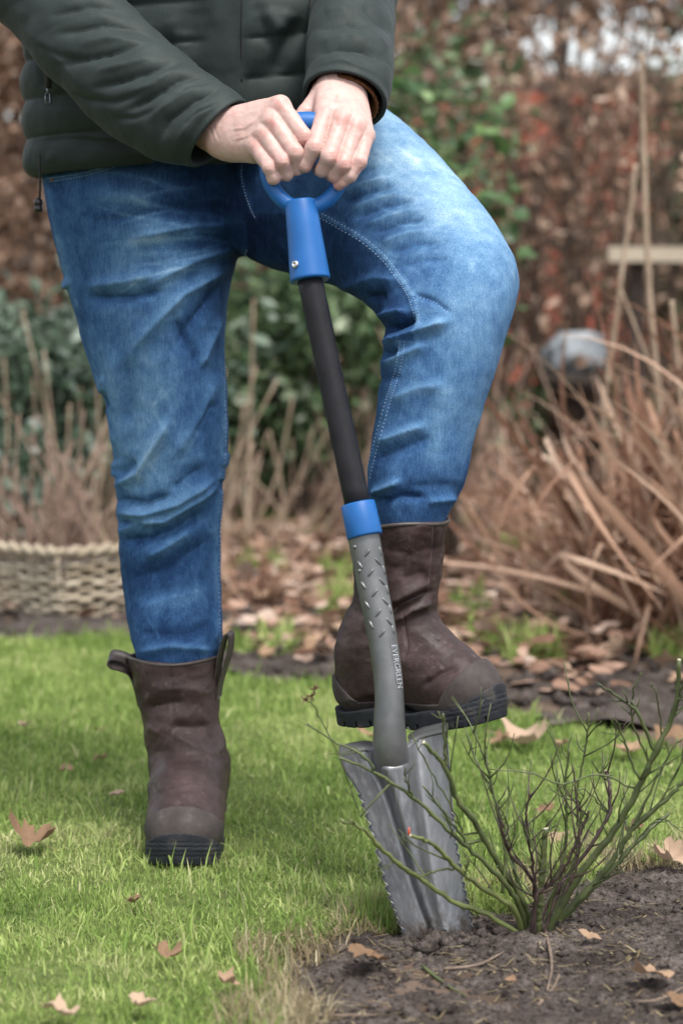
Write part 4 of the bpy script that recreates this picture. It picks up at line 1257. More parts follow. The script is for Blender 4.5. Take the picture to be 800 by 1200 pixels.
def make_boot(name, origin, yaw, pitch, roll, lean, folds, label, loops, scl=(1, 1, 1), toe=1.0):
    lo, hi = (-.09, -.105, -.005), (.09, .215, .30)
    up = upper_sdf(lean)
    c, s = math.cos(yaw), math.sin(yaw)
    Rz = np.array([[c, -s, 0], [s, c, 0], [0, 0, 1]])
    cp_, sp_ = math.cos(pitch), math.sin(pitch)
    Rx = np.array([[1, 0, 0], [0, cp_, -sp_], [0, sp_, cp_]])
    cr, sr_ = math.cos(roll), math.sin(roll)
    Ry = np.array([[cr, 0, sr_], [0, 1, 0], [-sr_, 0, cr]])
    M = Rz @ Rx @ Ry @ np.diag(scl)
    def W(v):
        v = np.array(v, float); y = v[:, 1]
        v[:, 1] = np.where(y > .03, .03 + (y - .03) * toe, y)
        return v @ M.T + origin
    v, f = surface_nets(up, lo, hi, .0026)
    v = smooth_mesh(v, f, 3, .5); L0 = v.copy()
    v = W(v)
    N = normals(v, f); px, py = proj(v); fc = facing(v, N)
    d = 0.0026 * fbm(L0 * np.array([1, 1, 1.8]), 18, 4, 17) * np.clip((L0[:, 2] - .05) / .05, 0, 1)
    for pts, w, a in folds: d += a * (.6 * stroke(px, py, pts, w) + .6 * np.exp(-poly_dist(px, py, pts)[0] / (w * .6)) * stroke(px, py, pts, w * 2)) * fc
    v = v + N * d[:, None]
    boot = part(name, (v, f), M_LEATHER, person, label=label)
    bb = bvh_of(v, f)
    v2, f2 = surface_nets(sole_sdf, (-.07, -.105, -.005), (.07, .215, .075), .0016)
    part('sole', (W(smooth_mesh(v2, f2, 1, .4)), f2), M_RUBBER, boot)
    v3, f3 = surface_nets(cap_sdf(up), (-.07, -.105, .0), (.07, .215, .12), .0016)
    part('toe_cap', (W(smooth_mesh(v3, f3, 2, .4)), f3), M_CAP, boot)
    # piping round the top
    rim = []
    for k in range(73):
        an = 2 * math.pi * k / 72
        rim.append([lean[0] + .0625 * math.cos(an), lean[1] - .004 + .0695 * math.sin(an), BH - .002 + .002 * math.sin(an * 3)])
    part('rim_piping', tube(W(np.array(rim)), .0030, 8, cap=False), M_LPIPE, boot)
    for side, hgt, out in loops:
        x = lean[0] + side * .0640; w = .010
        prof = [(0.0, -.045), (.001, -.01), (out * .35, hgt * .55), (out * .8, hgt * .95), (out, hgt * .80), (out * .85, hgt * .45), (out * .35, -.004), (.004, -.030)]
        prof = spline([(a_, 0, b2) for a_, b2 in prof], 30)
        Vl = []
        for q in prof:
            for yy in (-w, w): Vl.append([x + side * q[0], lean[1] + yy, BH + q[2]])
        Vl = W(np.array(Vl))
        Fl = np.array([[2 * k, 2 * k + 1, 2 * k + 3, 2 * k + 2] for k in range(29)])
        part('pull_loop', thick(Vl, Fl, .0022, (1, 0, 0)), M_LPIPE, boot)
    return boot, bb

# boot on the lawn: points at the camera
stand_folds = [([(168, 832), (190, 826), (218, 822)], 9, -.0065), ([(200, 852), (225, 853), (246, 850)], 8, -.0060), ([(200, 858), (228, 878), (246, 886), (268, 872)], 8, .0048), ([(180, 880), (206, 884)], 7, -.0045),
               ([(175, 812), (215, 806), (250, 812)], 10, .0035), ([(172, 852), (190, 858)], 8, .0040), ([(186, 905), (190, 930)], 6, .004), ([(244, 896), (236, 930)], 8, .0030), ([(200, 775), (202, 830), (205, 875)], 1.6, -.0016),
               ([(180, 955), (215, 962), (258, 950)], 7, -.0020), ([(262, 850), (266, 870)], 7, .004), ([(238, 870), (240, 905)], 1.5, -.0012)]
o1 = G(217, 1012); o1[1] = 3.532; o1[2] = 0.002; o1[0] = P(224, 985, 3.532)[0]
bt, bb = make_boot('boot', o1, R(180 - 1.0), 0.0, R(0.0), (0.026, -0.028), stand_folds, 'brown leather boot standing on the grass', (), (1.07, .97, 1.0))
for Yl, pts in ((3.56, [(163, 822), (158, 800), (152, 786), (142, 781), (131, 778), (127, 772), (132, 767), (144, 769), (153, 774), (159, 782), (162, 800)]),
                (3.545, [(253, 822), (256, 798), (258, 776), (262, 757), (266, 744), (270, 744), (270, 756), (267, 770), (262, 786), (257, 804), (255, 818)])):
    q_ = spline([P(x, y, Yl) for x, y in pts], 40); Vl = []
    for k, c_ in enumerate(q_):
        wd = np.array([0.12, .75, .55]) * .0115 if Yl > 3.55 else np.array([0.30, .9, .1]) * .0115
        Vl += [c_ - wd, c_ + wd]
    Fl = np.array([[2 * k, 2 * k + 1, 2 * k + 3, 2 * k + 2] for k in range(39)])
    part('pull_loop', thick(np.array(Vl), Fl, .0022, (1, 0, 0)), M_LPIPE, bt)
# boot on the spade tread: seen from its side, toe to the right
raise_folds = [([(456, 720), (472, 709), (490, 701), (508, 692)], 5, -.0100), ([(462, 730), (480, 716), (505, 706)], 6, .0065), ([(455, 708), (480, 694), (505, 682)], 7, .0050), ([(405, 712), (430, 722)], 8, -.0045),
               ([(494, 805), (515, 790), (538, 781)], 4, -.0030), ([(500, 795), (520, 782)], 5, .0025), ([(510, 602), (507, 650), (503, 694)], 1.8, -.0020), ([(514, 602), (511, 650), (507, 690)], 2, .0012),
               ([(471, 716), (474, 735), (477, 756), (472, 775)], 1.8, -.0020), ([(440, 640), (480, 650), (520, 640)], 14, -.0022), ([(485, 740), (505, 755), (525, 770)], 10, .0018), ([(470, 680), (500, 668)], 9, -.003)]
o2 = P(461, 848, 3.238)
br, rb_ = make_boot('boot', o2, R(-90 - 33), R(4.5), R(0.0), (0.004, 0.047), raise_folds, 'brown leather boot resting on the spade tread', (), (.97, .97, 1.0), .86)
for ln in ([(510, 603), (507, 650), (503, 692)], [(473, 718), (476, 736), (479, 756), (475, 776)]):
    stitches(ln, 2.0, 34, 'stitching', br, rb_, M_THREAD, r=.0004)
# ================================================================== planting behind the lawn
M_BEECH = leafy('brown_beech_leaves', [(0.0, (0.040, 0.024, 0.017)), (0.35, (0.17, 0.105, 0.070)), (0.65, (0.34, 0.225, 0.16)), (1.0, (0.60, 0.47, 0.37))], 0.7, 0.3, nscale=8)
M_GREEN = leafy('evergreen_leaves', [(0.0, (0.016, 0.030, 0.014)), (0.35, (0.052, 0.095, 0.040)), (0.65, (0.13, 0.19, 0.085)), (0.85, (0.27, 0.33, 0.20)), (1.0, (0.48, 0.53, 0.43))], 0.4, 0.2, nscale=8, spec=0.3)
M_GREYGREEN = leafy('grey_green_leaves', [(0.0, (0.018, 0.034, 0.020)), (0.4, (0.06, 0.098, 0.058)), (0.7, (0.16, 0.21, 0.155)), (1.0, (0.45, 0.50, 0.47))], 0.4, 0.2, nscale=8, spec=0.3)
M_FRESH = leafy('fresh_leaves', [(0.0, (0.03, 0.065, 0.024)), (0.4, (0.075, 0.145, 0.05)), (0.7, (0.16, 0.26, 0.09)), (1.0, (0.40, 0.46, 0.30))], 0.35, 0.3, by_object=True, spec=0.3)
M_BARK = plain('twig_bark', [(0.3, (0.045, 0.032, 0.024)), (0.55, (0.10, 0.075, 0.058)), (0.8, (0.19, 0.15, 0.12))], 12, 0.85, 0.5, 0.004, spec=0.15)
M_DARKBARK = plain('dark_bark', [(0.3, (0.025, 0.020, 0.017)), (0.7, (0.065, 0.052, 0.043))], 12, 0.9, 0.5, 0.004, spec=0.15)
M_STRAW = plain('dry_stem', [(0.3, (0.20, 0.145, 0.10)), (0.55, (0.33, 0.25, 0.18)), (0.8, (0.46, 0.37, 0.28))], 10, 0.75, 0.3, 0.002, spec=0.2)
M_PINKSTRAW = plain('weathered_dry_stem', [(0.3, (0.15, 0.095, 0.07)), (0.55, (0.26, 0.18, 0.14)), (0.8, (0.36, 0.27, 0.22))], 10, 0.8, 0.3, 0.002, spec=0.2)

def leafcloud(n, centre, radii, size, seed, shell=0.55, clump=14, droop=0.3, tmin=0.0, asp=0.5, cl_r=0.30):
    """n small folded leaves gathered in clumps through an ellipsoid's volume"""
    rg = np.random.default_rng(seed)
    c = np.array(centre); rd = np.array(radii)
    k = rg.normal(size=(clump, 3)); k /= np.linalg.norm(k, axis=1)[:, None]
    k *= (rg.uniform(shell, 1.0, clump) ** 0.6)[:, None]
    which = rg.integers(0, clump, n)
    pos = c + rd * (k[which] + rg.normal(0, cl_r, (n, 3)))
    tone = rg.normal(0, 0.12, clump)[which]
    return leaves_at(pos, size, rg, tone, droop, asp)

def leaves_at(pos, size, rg, tone=0, droop=0.3, asp=0.5):
    n = len(pos)
    s = size * rg.uniform(0.6, 1.35, n)
    d = rg.normal(size=(n, 3)); d[:, 2] -= droop; d /= np.linalg.norm(d, axis=1)[:, None]
    u = np.cross(d, rg.normal(size=(n, 3))); u /= np.linalg.norm(u, axis=1)[:, None]
    w = np.cross(d, u)
    L = d * s[:, None]; W = u * (s * asp * 0.5)[:, None]; H = w * (s * 0.10)[:, None]
    V = np.stack([pos, pos + L * 0.35 + W + H, pos + L * 0.75 + W * 0.7 + H, pos + L, pos + L * 0.75 - W * 0.7 + H, pos + L * 0.35 - W + H], 1)
    f = np.array([[0, 1, 2], [0, 2, 3], [0, 3, 4], [0, 4, 5]])
    F = (f[None] + 6 * np.arange(n)[:, None, None]).reshape(-1, 3)
    r = np.clip(0.42 + tone + rg.normal(0, 0.25, n), 0, 1)
    return V.reshape(-1, 3), F, np.repeat(r, 6)

def ground_z(x, y): return 0.008

def stems_vf(base, n, spread, height, seed, r0=0.006, bend=0.25, twigs=3, sides=5, up=1.0):
    rg = np.random.default_rng(seed); out = []
    for i in range(n):
        a = rg.uniform(0, 2 * np.pi); q = spread * rg.uniform(0.2, 1)
        b0 = np.array([base[0] + 0.10 * spread * math.cos(a), base[1] + 0.10 * spread * math.sin(a), 0.0])
        h = height * rg.uniform(0.6, 1.0)
        tip = np.array([base[0] + q * math.cos(a), base[1] + q * math.sin(a), h])
        mid = b0 * 0.5 + tip * 0.5 + rg.normal(0, bend * 0.15, 3) + np.array([0, 0, 0.08 * h])
        c = spline([b0, mid, tip], 9)
        c[1:-1] += rg.normal(0, 0.008, (7, 3))
        rr = r0 * rg.uniform(0.6, 1.2)
        out.append(tube(c, np.linspace(rr, rr * 0.35, 9), sides))
        for t in range(twigs):
            k = rg.integers(3, 8); d = rg.normal(size=3); d[2] = abs(d[2]) * up + 0.3; d /= np.linalg.norm(d)
            e = c[k] + d * rg.uniform(0.10, 0.38) * height * 0.4
            mm = (c[k] + e) / 2 + rg.normal(0, 0.015, 3)
            out.append(tube([c[k], mm, e], [rr * 0.45, rr * 0.35, rr * 0.18], 4))
            if rg.random() < 0.6:
                e2 = mm + (rg.normal(0, 1, 3) * 0.06 + d * 0.10) * height * 0.6
                out.append(tube([mm, e2], [rr * 0.3, rr * 0.14], 4))
    return out

def shrub(name, base, label, cat, clouds, mat, stems, barkmat, group=None, one_by_one=True):
    t = thing(name, (base[0], base[1], 0), label, cat, group)
    for vf in stems[:60] if one_by_one else []:
        part('stem', vf, barkmat, t)
    if not one_by_one and stems:
        part('stems', merge(*stems), barkmat, t, stuff=True)
    if clouds:
        n = 0; Vs, Fs, As = [], [], []
        for V, F, a in clouds:
            Vs.append(V); Fs.append(F + n); As.append(a); n += len(V)
        part('crown', (np.concatenate(Vs), np.concatenate(Fs)), mat, t, smooth=False, attrs={'rnd': np.concatenate(As)}, stuff=True)
    return t

# --- brown hedges
def hedge(name, x0, x1, y0, y1, h, n, seed, label, size=0.05, mat=None, bare=0.0):
    rg = np.random.default_rng(seed)
    pos = np.stack([rg.uniform(x0, x1, n), rg.uniform(y0, y1, n), h * rg.random(n) ** 0.9], 1)
    nz = fbm(pos, 4.5, 3, seed)
    pos = pos[nz > -0.25 + bare]; nz = nz[nz > -0.25 + bare]
    pos[:, 1] += 0.15 * vnoise(pos, 3, seed + 1)
    clouds = [leaves_at(pos, size, rg, 0.25 * nz)]
    st = []
    for i in range(int((x1 - x0) * 14)):
        x = rg.uniform(x0, x1); y = rg.uniform(y0, y1)
        c = spline([(x, y, 0), (x + rg.normal(0, .08), y + rg.normal(0, .05), h * .5), (x + rg.normal(0, .18), y + rg.normal(0, .1), h * rg.uniform(.8, 1.02))], 7)
        st.append(tube(c, np.linspace(rg.uniform(.006, .014), .003, 7), 5))
    return shrub(name, ((x0 + x1) / 2, (y0 + y1) / 2), label, 'hedge', clouds, mat or M_BEECH, st, M_BARK, one_by_one=False)
hedge('beech_hedge', -2.8, 0.18, 9.0, 9.6, 2.5, 34000, 51, 'tall brown beech hedge at the left behind the jeans')
hedge('bare_hedge', 0.05, 1.9, 10.6, 11.1, 1.75, 6500, 52, 'thin half bare hedge with brown leaves in front of the brick wall', 0.055, bare=0.22)

# --- evergreen bushes
b0 = G(40, 640); b0[1] = 7.3; b0[0] = (40 - 400) / FPX * 7.3
shrub('evergreen_bush', b0, 'grey green bush behind the wicker basket', 'bush',
      [leafcloud(3400, (b0[0] - .15, 7.35, .50), (.55, .32, .26), .060, 61, clump=34), leafcloud(1800, (b0[0] + .1, 7.2, .34), (.35, .25, .22), .055, 62, clump=16)], M_GREYGREEN, stems_vf(b0, 14, .4, .62, 63), M_DARKBARK, one_by_one=False)
b1 = ((345 - 400) / FPX * 7.9, 7.9)
shrub('evergreen_bush', b1, 'green leafy bush seen between the legs', 'bush',
      [leafcloud(2700, (b1[0], 7.95, .56), (.36, .30, .26), .062, 64, clump=34), leafcloud(1300, (b1[0] - .12, 7.8, .36), (.22, .2, .18), .055, 65, clump=14)], M_GREEN, stems_vf(b1, 16, .35, .72, 66), M_DARKBARK, one_by_one=False)
b2 = ((800 - 400) / FPX * 9.6, 9.6)
shrub('evergreen_bush', b2, 'dark green bush at the right edge beyond the dry stalks', 'bush',
      [leafcloud(3200, (b2[0] + .12, 9.6, 1.05), (.28, .3, .55), .055, 67, clump=26)], M_GREEN, stems_vf(b2, 12, .3, 1.5, 68), M_DARKBARK, one_by_one=False)

b3 = ((625 - 400) / FPX * 8.6, 8.6)
shrub('evergreen_bush', b3, 'low green bush right of the raised shin', 'bush',
      [leafcloud(1500, (b3[0], 8.6, .30), (.30, .25, .16), .055, 167, clump=22)], M_GREEN, stems_vf(b3, 9, .3, .4, 168), M_DARKBARK, one_by_one=False)
b4 = ((500 - 400) / FPX * 8.2, 8.2)
shrub('evergreen_bush', b4, 'loose green bush above the raised thigh behind the fresh leaves', 'bush',
      [leafcloud(420, (b4[0], 8.2, 1.22), (.30, .25, .36), .055, 169, clump=14)], M_GREEN, stems_vf(b4, 9, .3, 1.5, 170), M_DARKBARK, one_by_one=False)

# --- young leafy shrub right of the sleeve: every leaf a part
lb = ((520 - 400) / FPX * 6.9, 6.9)
t = thing('leafy_shrub', (lb[0], lb[1], 0), 'slender shrub with fresh green leaves above the raised thigh', 'shrub')
rg = np.random.default_rng(71)
proto = []
for k in range(4):
    L, W = 1.0, 0.27 + 0.05 * k
    xs = np.linspace(0, 1, 6); V = []; F = []
    for i, x in enumerate(xs):
        w = W * math.sin(math.pi * min(1, x * 0.93 + 0.07)) ** 0.8 * (1 if 0 < i < 5 else 0.15)
        z = 0.12 * math.sin(x * 2.2 + k) - 0.15 * x * x
        V += [(x, -w, z + .10 * w), (x, 0, z - .02), (x, w, z + .10 * w)]
    for i in range(5):
        a = 3 * i
        F += [[a, a + 3, a + 4, a + 1], [a + 1, a + 4, a + 5, a + 2]]
    me = new_mesh('leaf', np.array(V), F); me.materials.append(M_FRESH); proto.append(me)
heads = [(470, 130), (490, 105), (505, 150), (520, 190), (545, 160), (575, 140), (585, 155), (530, 215), (560, 200), (550, 245), (585, 235), (600, 225), (500, 190), (480, 160), (515, 120), (595, 260), (470, 100), (560, 280), (540, 270), (575, 300)]
for hx, hy in heads:
    hy_ = 6.9 + rg.normal(0, .10); e = P(hx, hy, hy_)
    st = spline([(lb[0] + rg.normal(0, .04), lb[1] + rg.normal(0, .04), 0), ((lb[0] + e[0]) / 2 + rg.normal(0, .04), (lb[1] + e[1]) / 2, e[2] * .55), e], 10)
    part('stem', tube(st, np.linspace(.006, .0022, 10), 5), M_BARK, t)
    for q in range(14):
        o = bpy.data.objects.new('leaf', proto[q % 4]); COL.objects.link(o); o.parent = t
        at = st[rg.integers(6, 10)] if q > 4 else st[-1]
        o.location = Vector(at + rg.normal(0, .016, 3) - BASE[t.name])
        o.rotation_euler = (rg.normal(0, .5), rg.normal(-.2, .5), rg.uniform(0, 6.28))
        s = rg.uniform(.045, .075); o.scale = (s, s, s)

# --- twiggy bare shrubs on the right
for i, (pxx, Y, h, n, lab) in enumerate(((560, 8.6, 1.75, 16, 'bare brown twiggy shrub just right of the raised knee'), (660, 9.2, 2.1, 18, 'tall bare twiggy shrub in front of the brick wall'),
                                        (735, 8.4, 1.7, 16, 'bare twiggy shrub behind the two tall dry stalks'), (820, 9.0, 2.1, 16, 'bare twiggy shrub at the right edge of the picture'), (480, 9.4, 2.2, 12, 'bare twiggy shrub behind the fresh green leaves'))):
    x = (pxx - 400) / FPX * Y
    rg2 = np.random.default_rng(400 + i)
    st = stems_vf((x, Y), n, .45, h, 300 + i, .009, .5, 7, 4)
    n_ = 900
    pos = np.stack([rg2.normal(x, .33, n_), rg2.normal(Y, .25, n_), h * rg2.random(n_)], 1)
    shrub('twiggy_shrub', (x, Y), lab, 'shrub', [leaves_at(pos, .05, rg2, 0.1)], M_BEECH, st, M_BARK, group='bare shrubs at the back of the border', one_by_one=False)
# darker slim tree stem in front of the wall
x = (664 - 400) / FPX * 10.2
t = thing('slim_tree', (x, 10.2, 0), 'slim dark tree trunk in front of the brick wall', 'tree')
c = spline([(x, 10.2, 0), (x + .02, 10.2, .7), (x - .02, 10.2, 1.4), (x - .05, 10.2, 2.3), (x + .02, 10.2, 3.2)], 20)
part('trunk', tube(c, np.linspace(.045, .018, 20), 9), M_DARKBARK, t)
rg2 = np.random.default_rng(9)
for k in range(9):
    p0 = c[6 + k]; d = np.array([rg2.normal(), rg2.normal() * .4, .8]); d /= np.linalg.norm(d)
    part('limb', tube(spline([p0, p0 + d * .35 + rg2.normal(0, .04, 3), p0 + d * .9], 7), np.linspace(.013, .004, 7), 5), M_DARKBARK, t)

# --- brick garden wall far behind
M_BRICK = leafy('red_brick', [(0.0, (0.13, 0.050, 0.036)), (0.35, (0.26, 0.078, 0.050)), (0.65, (0.36, 0.10, 0.062)), (1.0, (0.46, 0.13, 0.080))], 0.9, 0.0, by_object=True, nscale=14)
M_MORTAR = plain('mortar', [(0.3, (0.25, 0.22, 0.19)), (0.7, (0.36, 0.32, 0.28))], 30, 0.95, 0.4, 0.004)
WY, WX0, WX1, WH = 13.0, 0.35, 2.6, 1.83
wall = thing('brick_wall', ((WX0 + WX1) / 2, WY + .1, 0), 'red brick garden wall half hidden behind bare twigs', 'wall')
part('mortar', box(((WX0 + WX1) / 2, WY + .11, WH / 2), (WX1 - WX0, .20, WH)), M_MORTAR, wall, smooth=False)
bv, bf = box((0, 0, 0), (.205, .10, .063))
bm_ = new_mesh('brick', bv, bf, False); bm_.materials.append(M_BRICK)
half = new_mesh('brick', box((0, 0, 0), (.0975, .10, .063))[0], bf, False); half.materials.append(M_BRICK)
wb = BASE[wall.name]
for r_ in range(24):
    zc = .035 + r_ * .075
    n_ = 0
    x = WX0 + (0.0 if r_ % 2 == 0 else -.1075)
    while x < WX1 - .01:
        w = .205
        a0, a1 = max(x, WX0), min(x + w, WX1)
        me = bm_ if a1 - a0 > .15 else half
        if a1 - a0 > .06:
            o = bpy.data.objects.new('brick', me); COL.objects.link(o); o.parent = wall
            o.location = Vector(np.array([(a0 + a1) / 2, WY + .05 + random.uniform(-.004, .004), zc]) - wb)
        x += .215
part('coping', box(((WX0 + WX1) / 2, WY + .1, WH + .03), (WX1 - WX0 + .06, .28, .055)), plain('coping_stone', [(0.3, (0.22, 0.14, 0.11)), (0.7, (0.36, 0.22, 0.17))], 9, .9, .4, .004), wall, smooth=False)
# far woodland behind everything (one mass)
rg2 = np.random.default_rng(77)
n_ = 52000
pos = np.stack([rg2.uniform(-6, 6, n_), rg2.uniform(17, 19.5, n_), 5.0 * rg2.random(n_)], 1)
nz = fbm(pos, 1.1, 3, 5); gap = (pos[:, 0] > 1.35) & (pos[:, 0] < 2.8) & (pos[:, 2] > 1.95) & (pos[:, 2] < 2.72) & (vnoise(pos, 5.0, 3) > -.75)
k = (nz > -.8) & ~gap
V, F, a = leaves_at(pos[k], .16, rg2, .2 * nz[k])
tag(link('far_wood', new_mesh('far_wood', V, F, False, {'rnd': a}), M_BEECH), 'brown winter trees beyond the garden wall', 'woodland', kind='stuff')

# --- dry ornamental grass, right: every ribbon leaf a part
M_DRYGRASS = leafy('dry_grass_leaves', [(0.0, (0.10, 0.048, 0.030)), (0.35, (0.25, 0.135, 0.090)), (0.65, (0.39, 0.245, 0.17)), (1.0, (0.58, 0.45, 0.35))], 0.7, 0.25, by_object=True, nscale=12)
def ribbon(seed, L=1.0):
    rg = np.random.default_rng(seed); n = 14
    s = np.linspace(0, 1, n)
    bend = rg.uniform(0.9, 2.6); st = rg.uniform(.35, .8)
    ang = R(8) + bend * np.clip((s - st * .5), 0, 1) ** 1.2 + (rg.uniform(.6, 1.6) * (s > st) if rg.random() < .45 else 0)
    x = np.concatenate([[0], np.cumsum(np.sin(ang[:-1]) / (n - 1))]); z = np.concatenate([[0], np.cumsum(np.cos(ang[:-1]) / (n - 1))])
    w = .0115 * (1 - s ** 3) ** .7 + .0008
    tw = rg.normal(0, .9) * s + rg.normal(0, .5)
    V = []; F = []
    for i in range(n):
        y_ = math.cos(tw[i]); z_ = math.sin(tw[i])
        V += [(x[i] - z_ * w[i] * .6, -y_ * w[i], z[i]), (x[i] + .3 * w[i], 0, z[i]), (x[i] + z_ * w[i] * .6, y_ * w[i], z[i])]
    for i in range(n - 1):
        a = 3 * i; F += [[a, a + 3, a + 4, a + 1], [a + 1, a + 4, a + 5, a + 2]]
    me = new_mesh('leaf', np.array(V) * L, F); me.materials.append(M_DRYGRASS)
    return me
ribbons = [ribbon(500 + k) for k in range(22)]
def grass_clump(px_, Y, n, rad, hmin, hmax, label, seed, lean=(0, 0), cat='grass clump'):
    x = (px_ - 400) / FPX * Y
    t = thing('dry_grass', (x, Y, 0), label, cat, 'clumps of dry grass in the border')
    rg = np.random.default_rng(seed)
    for k in range(n):
        o = bpy.data.objects.new('leaf', ribbons[rg.integers(22)]); COL.objects.link(o); o.parent = t
        a = rg.uniform(0, 6.28); q = rad * math.sqrt(rg.random())
        o.location = (q * math.cos(a), q * math.sin(a), .005)
        o.rotation_euler = (rg.normal(lean[1], .42), rg.normal(lean[0], .42), a + rg.normal(0, 1.3))
        s = rg.uniform(hmin, hmax); o.scale = (s, s * rg.uniform(.8, 1.3), s)
    return t
grass_clump(800, 5.55, 298, .24, .30, .72, 'big clump of dry tan grass at the right edge', 81, (-.18, 0))
grass_clump(715, 6.1, 280, .22, .22, .52, 'smaller dry grass clump left of the big one', 82, (-.1, 0))
grass_clump(880, 5.4, 180, .25, .5, 1.0, 'clump of dry grass just beyond the right edge', 83)
grass_clump(588, 7.2, 70, .14, .25, .5, 'low dry grass behind the raised shin', 84)
grass_clump(300, 6.05, 60, .07, .14, .26, 'short pale tuft of dry leaves right of the standing shin', 85)

# --- dry perennial stalks in and behind the basket
def stalks(name, base_px, Y, n, fan, h, seed, label, mat, r=.006, rad=.1):
    x = (base_px - 400) / FPX * Y
    t = thing(name, (x, Y, 0), label, 'dry plant', 'dried perennials by the basket')
    rg = np.random.default_rng(seed)
    for k in range(n):
        a = rg.normal(0, fan); hh = h * rg.uniform(.45, 1.0)
        b = np.array([x + rg.normal(0, rad), Y + rg.normal(0, rad * .6), .01])
        e = b + np.array([math.sin(a) * hh, rg.normal(0, .10) * hh, math.cos(a) * hh])
        m_ = (b + e) / 2 + rg.normal(0, .02, 3)
        c = spline([b, m_, e], 8)
        part('stalk', tube(c, np.linspace(r * rg.uniform(.7, 1.2), r * .4, 8), 5), mat, t)
    return t
stalks('dry_stalks', 70, 6.15, 70, .50, .50, 91, 'fan of grey pink dead stalks standing in the basket', M_PINKSTRAW, .005, .10)
stalks('dry_stalks', 105, 6.9, 34, .28, .78, 92, 'taller straw coloured stalks behind the basket', M_STRAW, .006, .22)
stalks('dry_stalks', 290, 7.2, 26, .65, .52, 93, 'slanting tan stalks seen right of the standing knee', M_STRAW, .006, .16)
stalks('dry_stalks', 395, 7.6, 22, .4, .5, 94, 'dead stalks in front of the bush between the legs', M_PINKSTRAW, .005, .16)
stalks('dry_stalks', 640, 7.3, 26, .35, .7, 95, 'thin upright dead stalks behind the raised boot', M_PINKSTRAW, .006, .22)
stalks('dry_stalks', 560, 7.9, 22, .3, .8, 96, 'thin dead stalks behind the raised shin', M_PINKSTRAW, .006, .18)

# --- tall single stalks right
def tall(pts, Y, r, label):
    pp = [P(x, y, Y) for x, y in pts]
    pp.append(np.array([pp[-1][0] + .02, Y, 0.0]))
    t = thing('tall_stalk', (pp[-1][0], Y, 0), label, 'dry stalk', 'tall dry stalks at the right')
    c = spline(pp, 40)
    rr = np.linspace(r * .85, r, 40)
    rr[9::9] *= 1.25
    part('stem', tube(c, rr, 8), M_STRAW, t)
    for k in (9, 18, 27):
        part('node', tube([c[k] - (c[k + 1] - c[k]) * .1, c[k], c[k] + (c[k + 1] - c[k]) * .1], [r, r * 1.45, r], 8), M_STRAW, t)
tall([(751, 62), (753, 160), (756, 250), (760, 340), (768, 430), (775, 520)], 5.9, .0075, 'tallest straight tan stalk at the right')
tall([(744, 192), (738, 250), (729, 310), (722, 370), (712, 440), (706, 500)], 6.1, .0065, 'leaning tan stalk crossing left of the tallest one')
tall([(786, 352), (791, 400), (796, 460), (802, 520)], 5.8, .0065, 'short pale stalk at the right edge')
tall([(727, 340), (750, 400), (770, 450), (790, 500)], 5.9, .0040, 'thin reddish stalk slanting down to the right')

# --- pale rail on posts, stone
rt = thing('wooden_rail', (P(760, 298, 8.0)[0], 8.0, 0), 'pale weathered wooden rail low behind the tall stalks', 'rail')
M_WOOD = plain('weathered_wood', [(0.3, (0.30, 0.25, 0.18)), (0.7, (0.46, 0.40, 0.31))], 12, .8, .4, .004, vec=(.15, 1, 1))
z_ = P(760, 298, 8.0)[2]; xl = P(712, 298, 8.0)[0]
part('rail', box((xl + .45, 8.0, z_), (.9, .04, .05)), M_WOOD, rt, smooth=False)
for xx in (xl + .10, xl + .80):
    part('post', box((xx, 8.045, z_ / 2), (.045, .045, z_ + .06)), M_DARKBARK, rt, smooth=False)

def rock(name, c, rad, seed, mat, label):
    u = np.linspace(0, np.pi, 17); v = np.linspace(0, 2 * np.pi, 28, endpoint=False)
    V = np.array([[math.sin(a) * math.cos(q), math.sin(a) * math.sin(q), math.cos(a)] for a in u for q in v])
    d = 1 + .38 * fbm(V + seed, 1.6, 3, seed)
    V = V * d[:, None]; V = np.sign(V) * np.abs(V) ** .8 * np.array(rad)
    F = [[i * 28 + j, i * 28 + (j + 1) % 28, (i + 1) * 28 + (j + 1) % 28, (i + 1) * 28 + j] for i in range(16) for j in range(28)]
    V = V + np.array(c)
    o = link(name, new_mesh(name, V - [c[0], c[1], 0], F), mat)
    o.location = (c[0], c[1], 0)
    return tag(o, label, 'stone')
M_STONE = plain('pale_stone', [(0.3, (0.12, 0.135, 0.145)), (0.5, (0.26, 0.285, 0.305)), (0.8, (0.42, 0.45, 0.47))], 14, .7, .5, .006)
q = P(672, 420, 8.2)
pot = thing('planter', (q[0], 8.2, 0), 'tall dark planter low at the right behind the knee', 'planter')
zt = P(672, 437, 8.2)[2]
part('pot_body', lathe((q[0], 8.2, 0), (q[0], 8.2, zt), [(0, .070), (.9, .092), (.9, .104), (1, .104), (1, .088), (.93, .085)], 24), M_DARKBARK, pot)
rock('boulder', (q[0], 8.2, zt + .062), (.098, .085, .070), 5, M_STONE, 'pale grey stone lying on the dark planter')

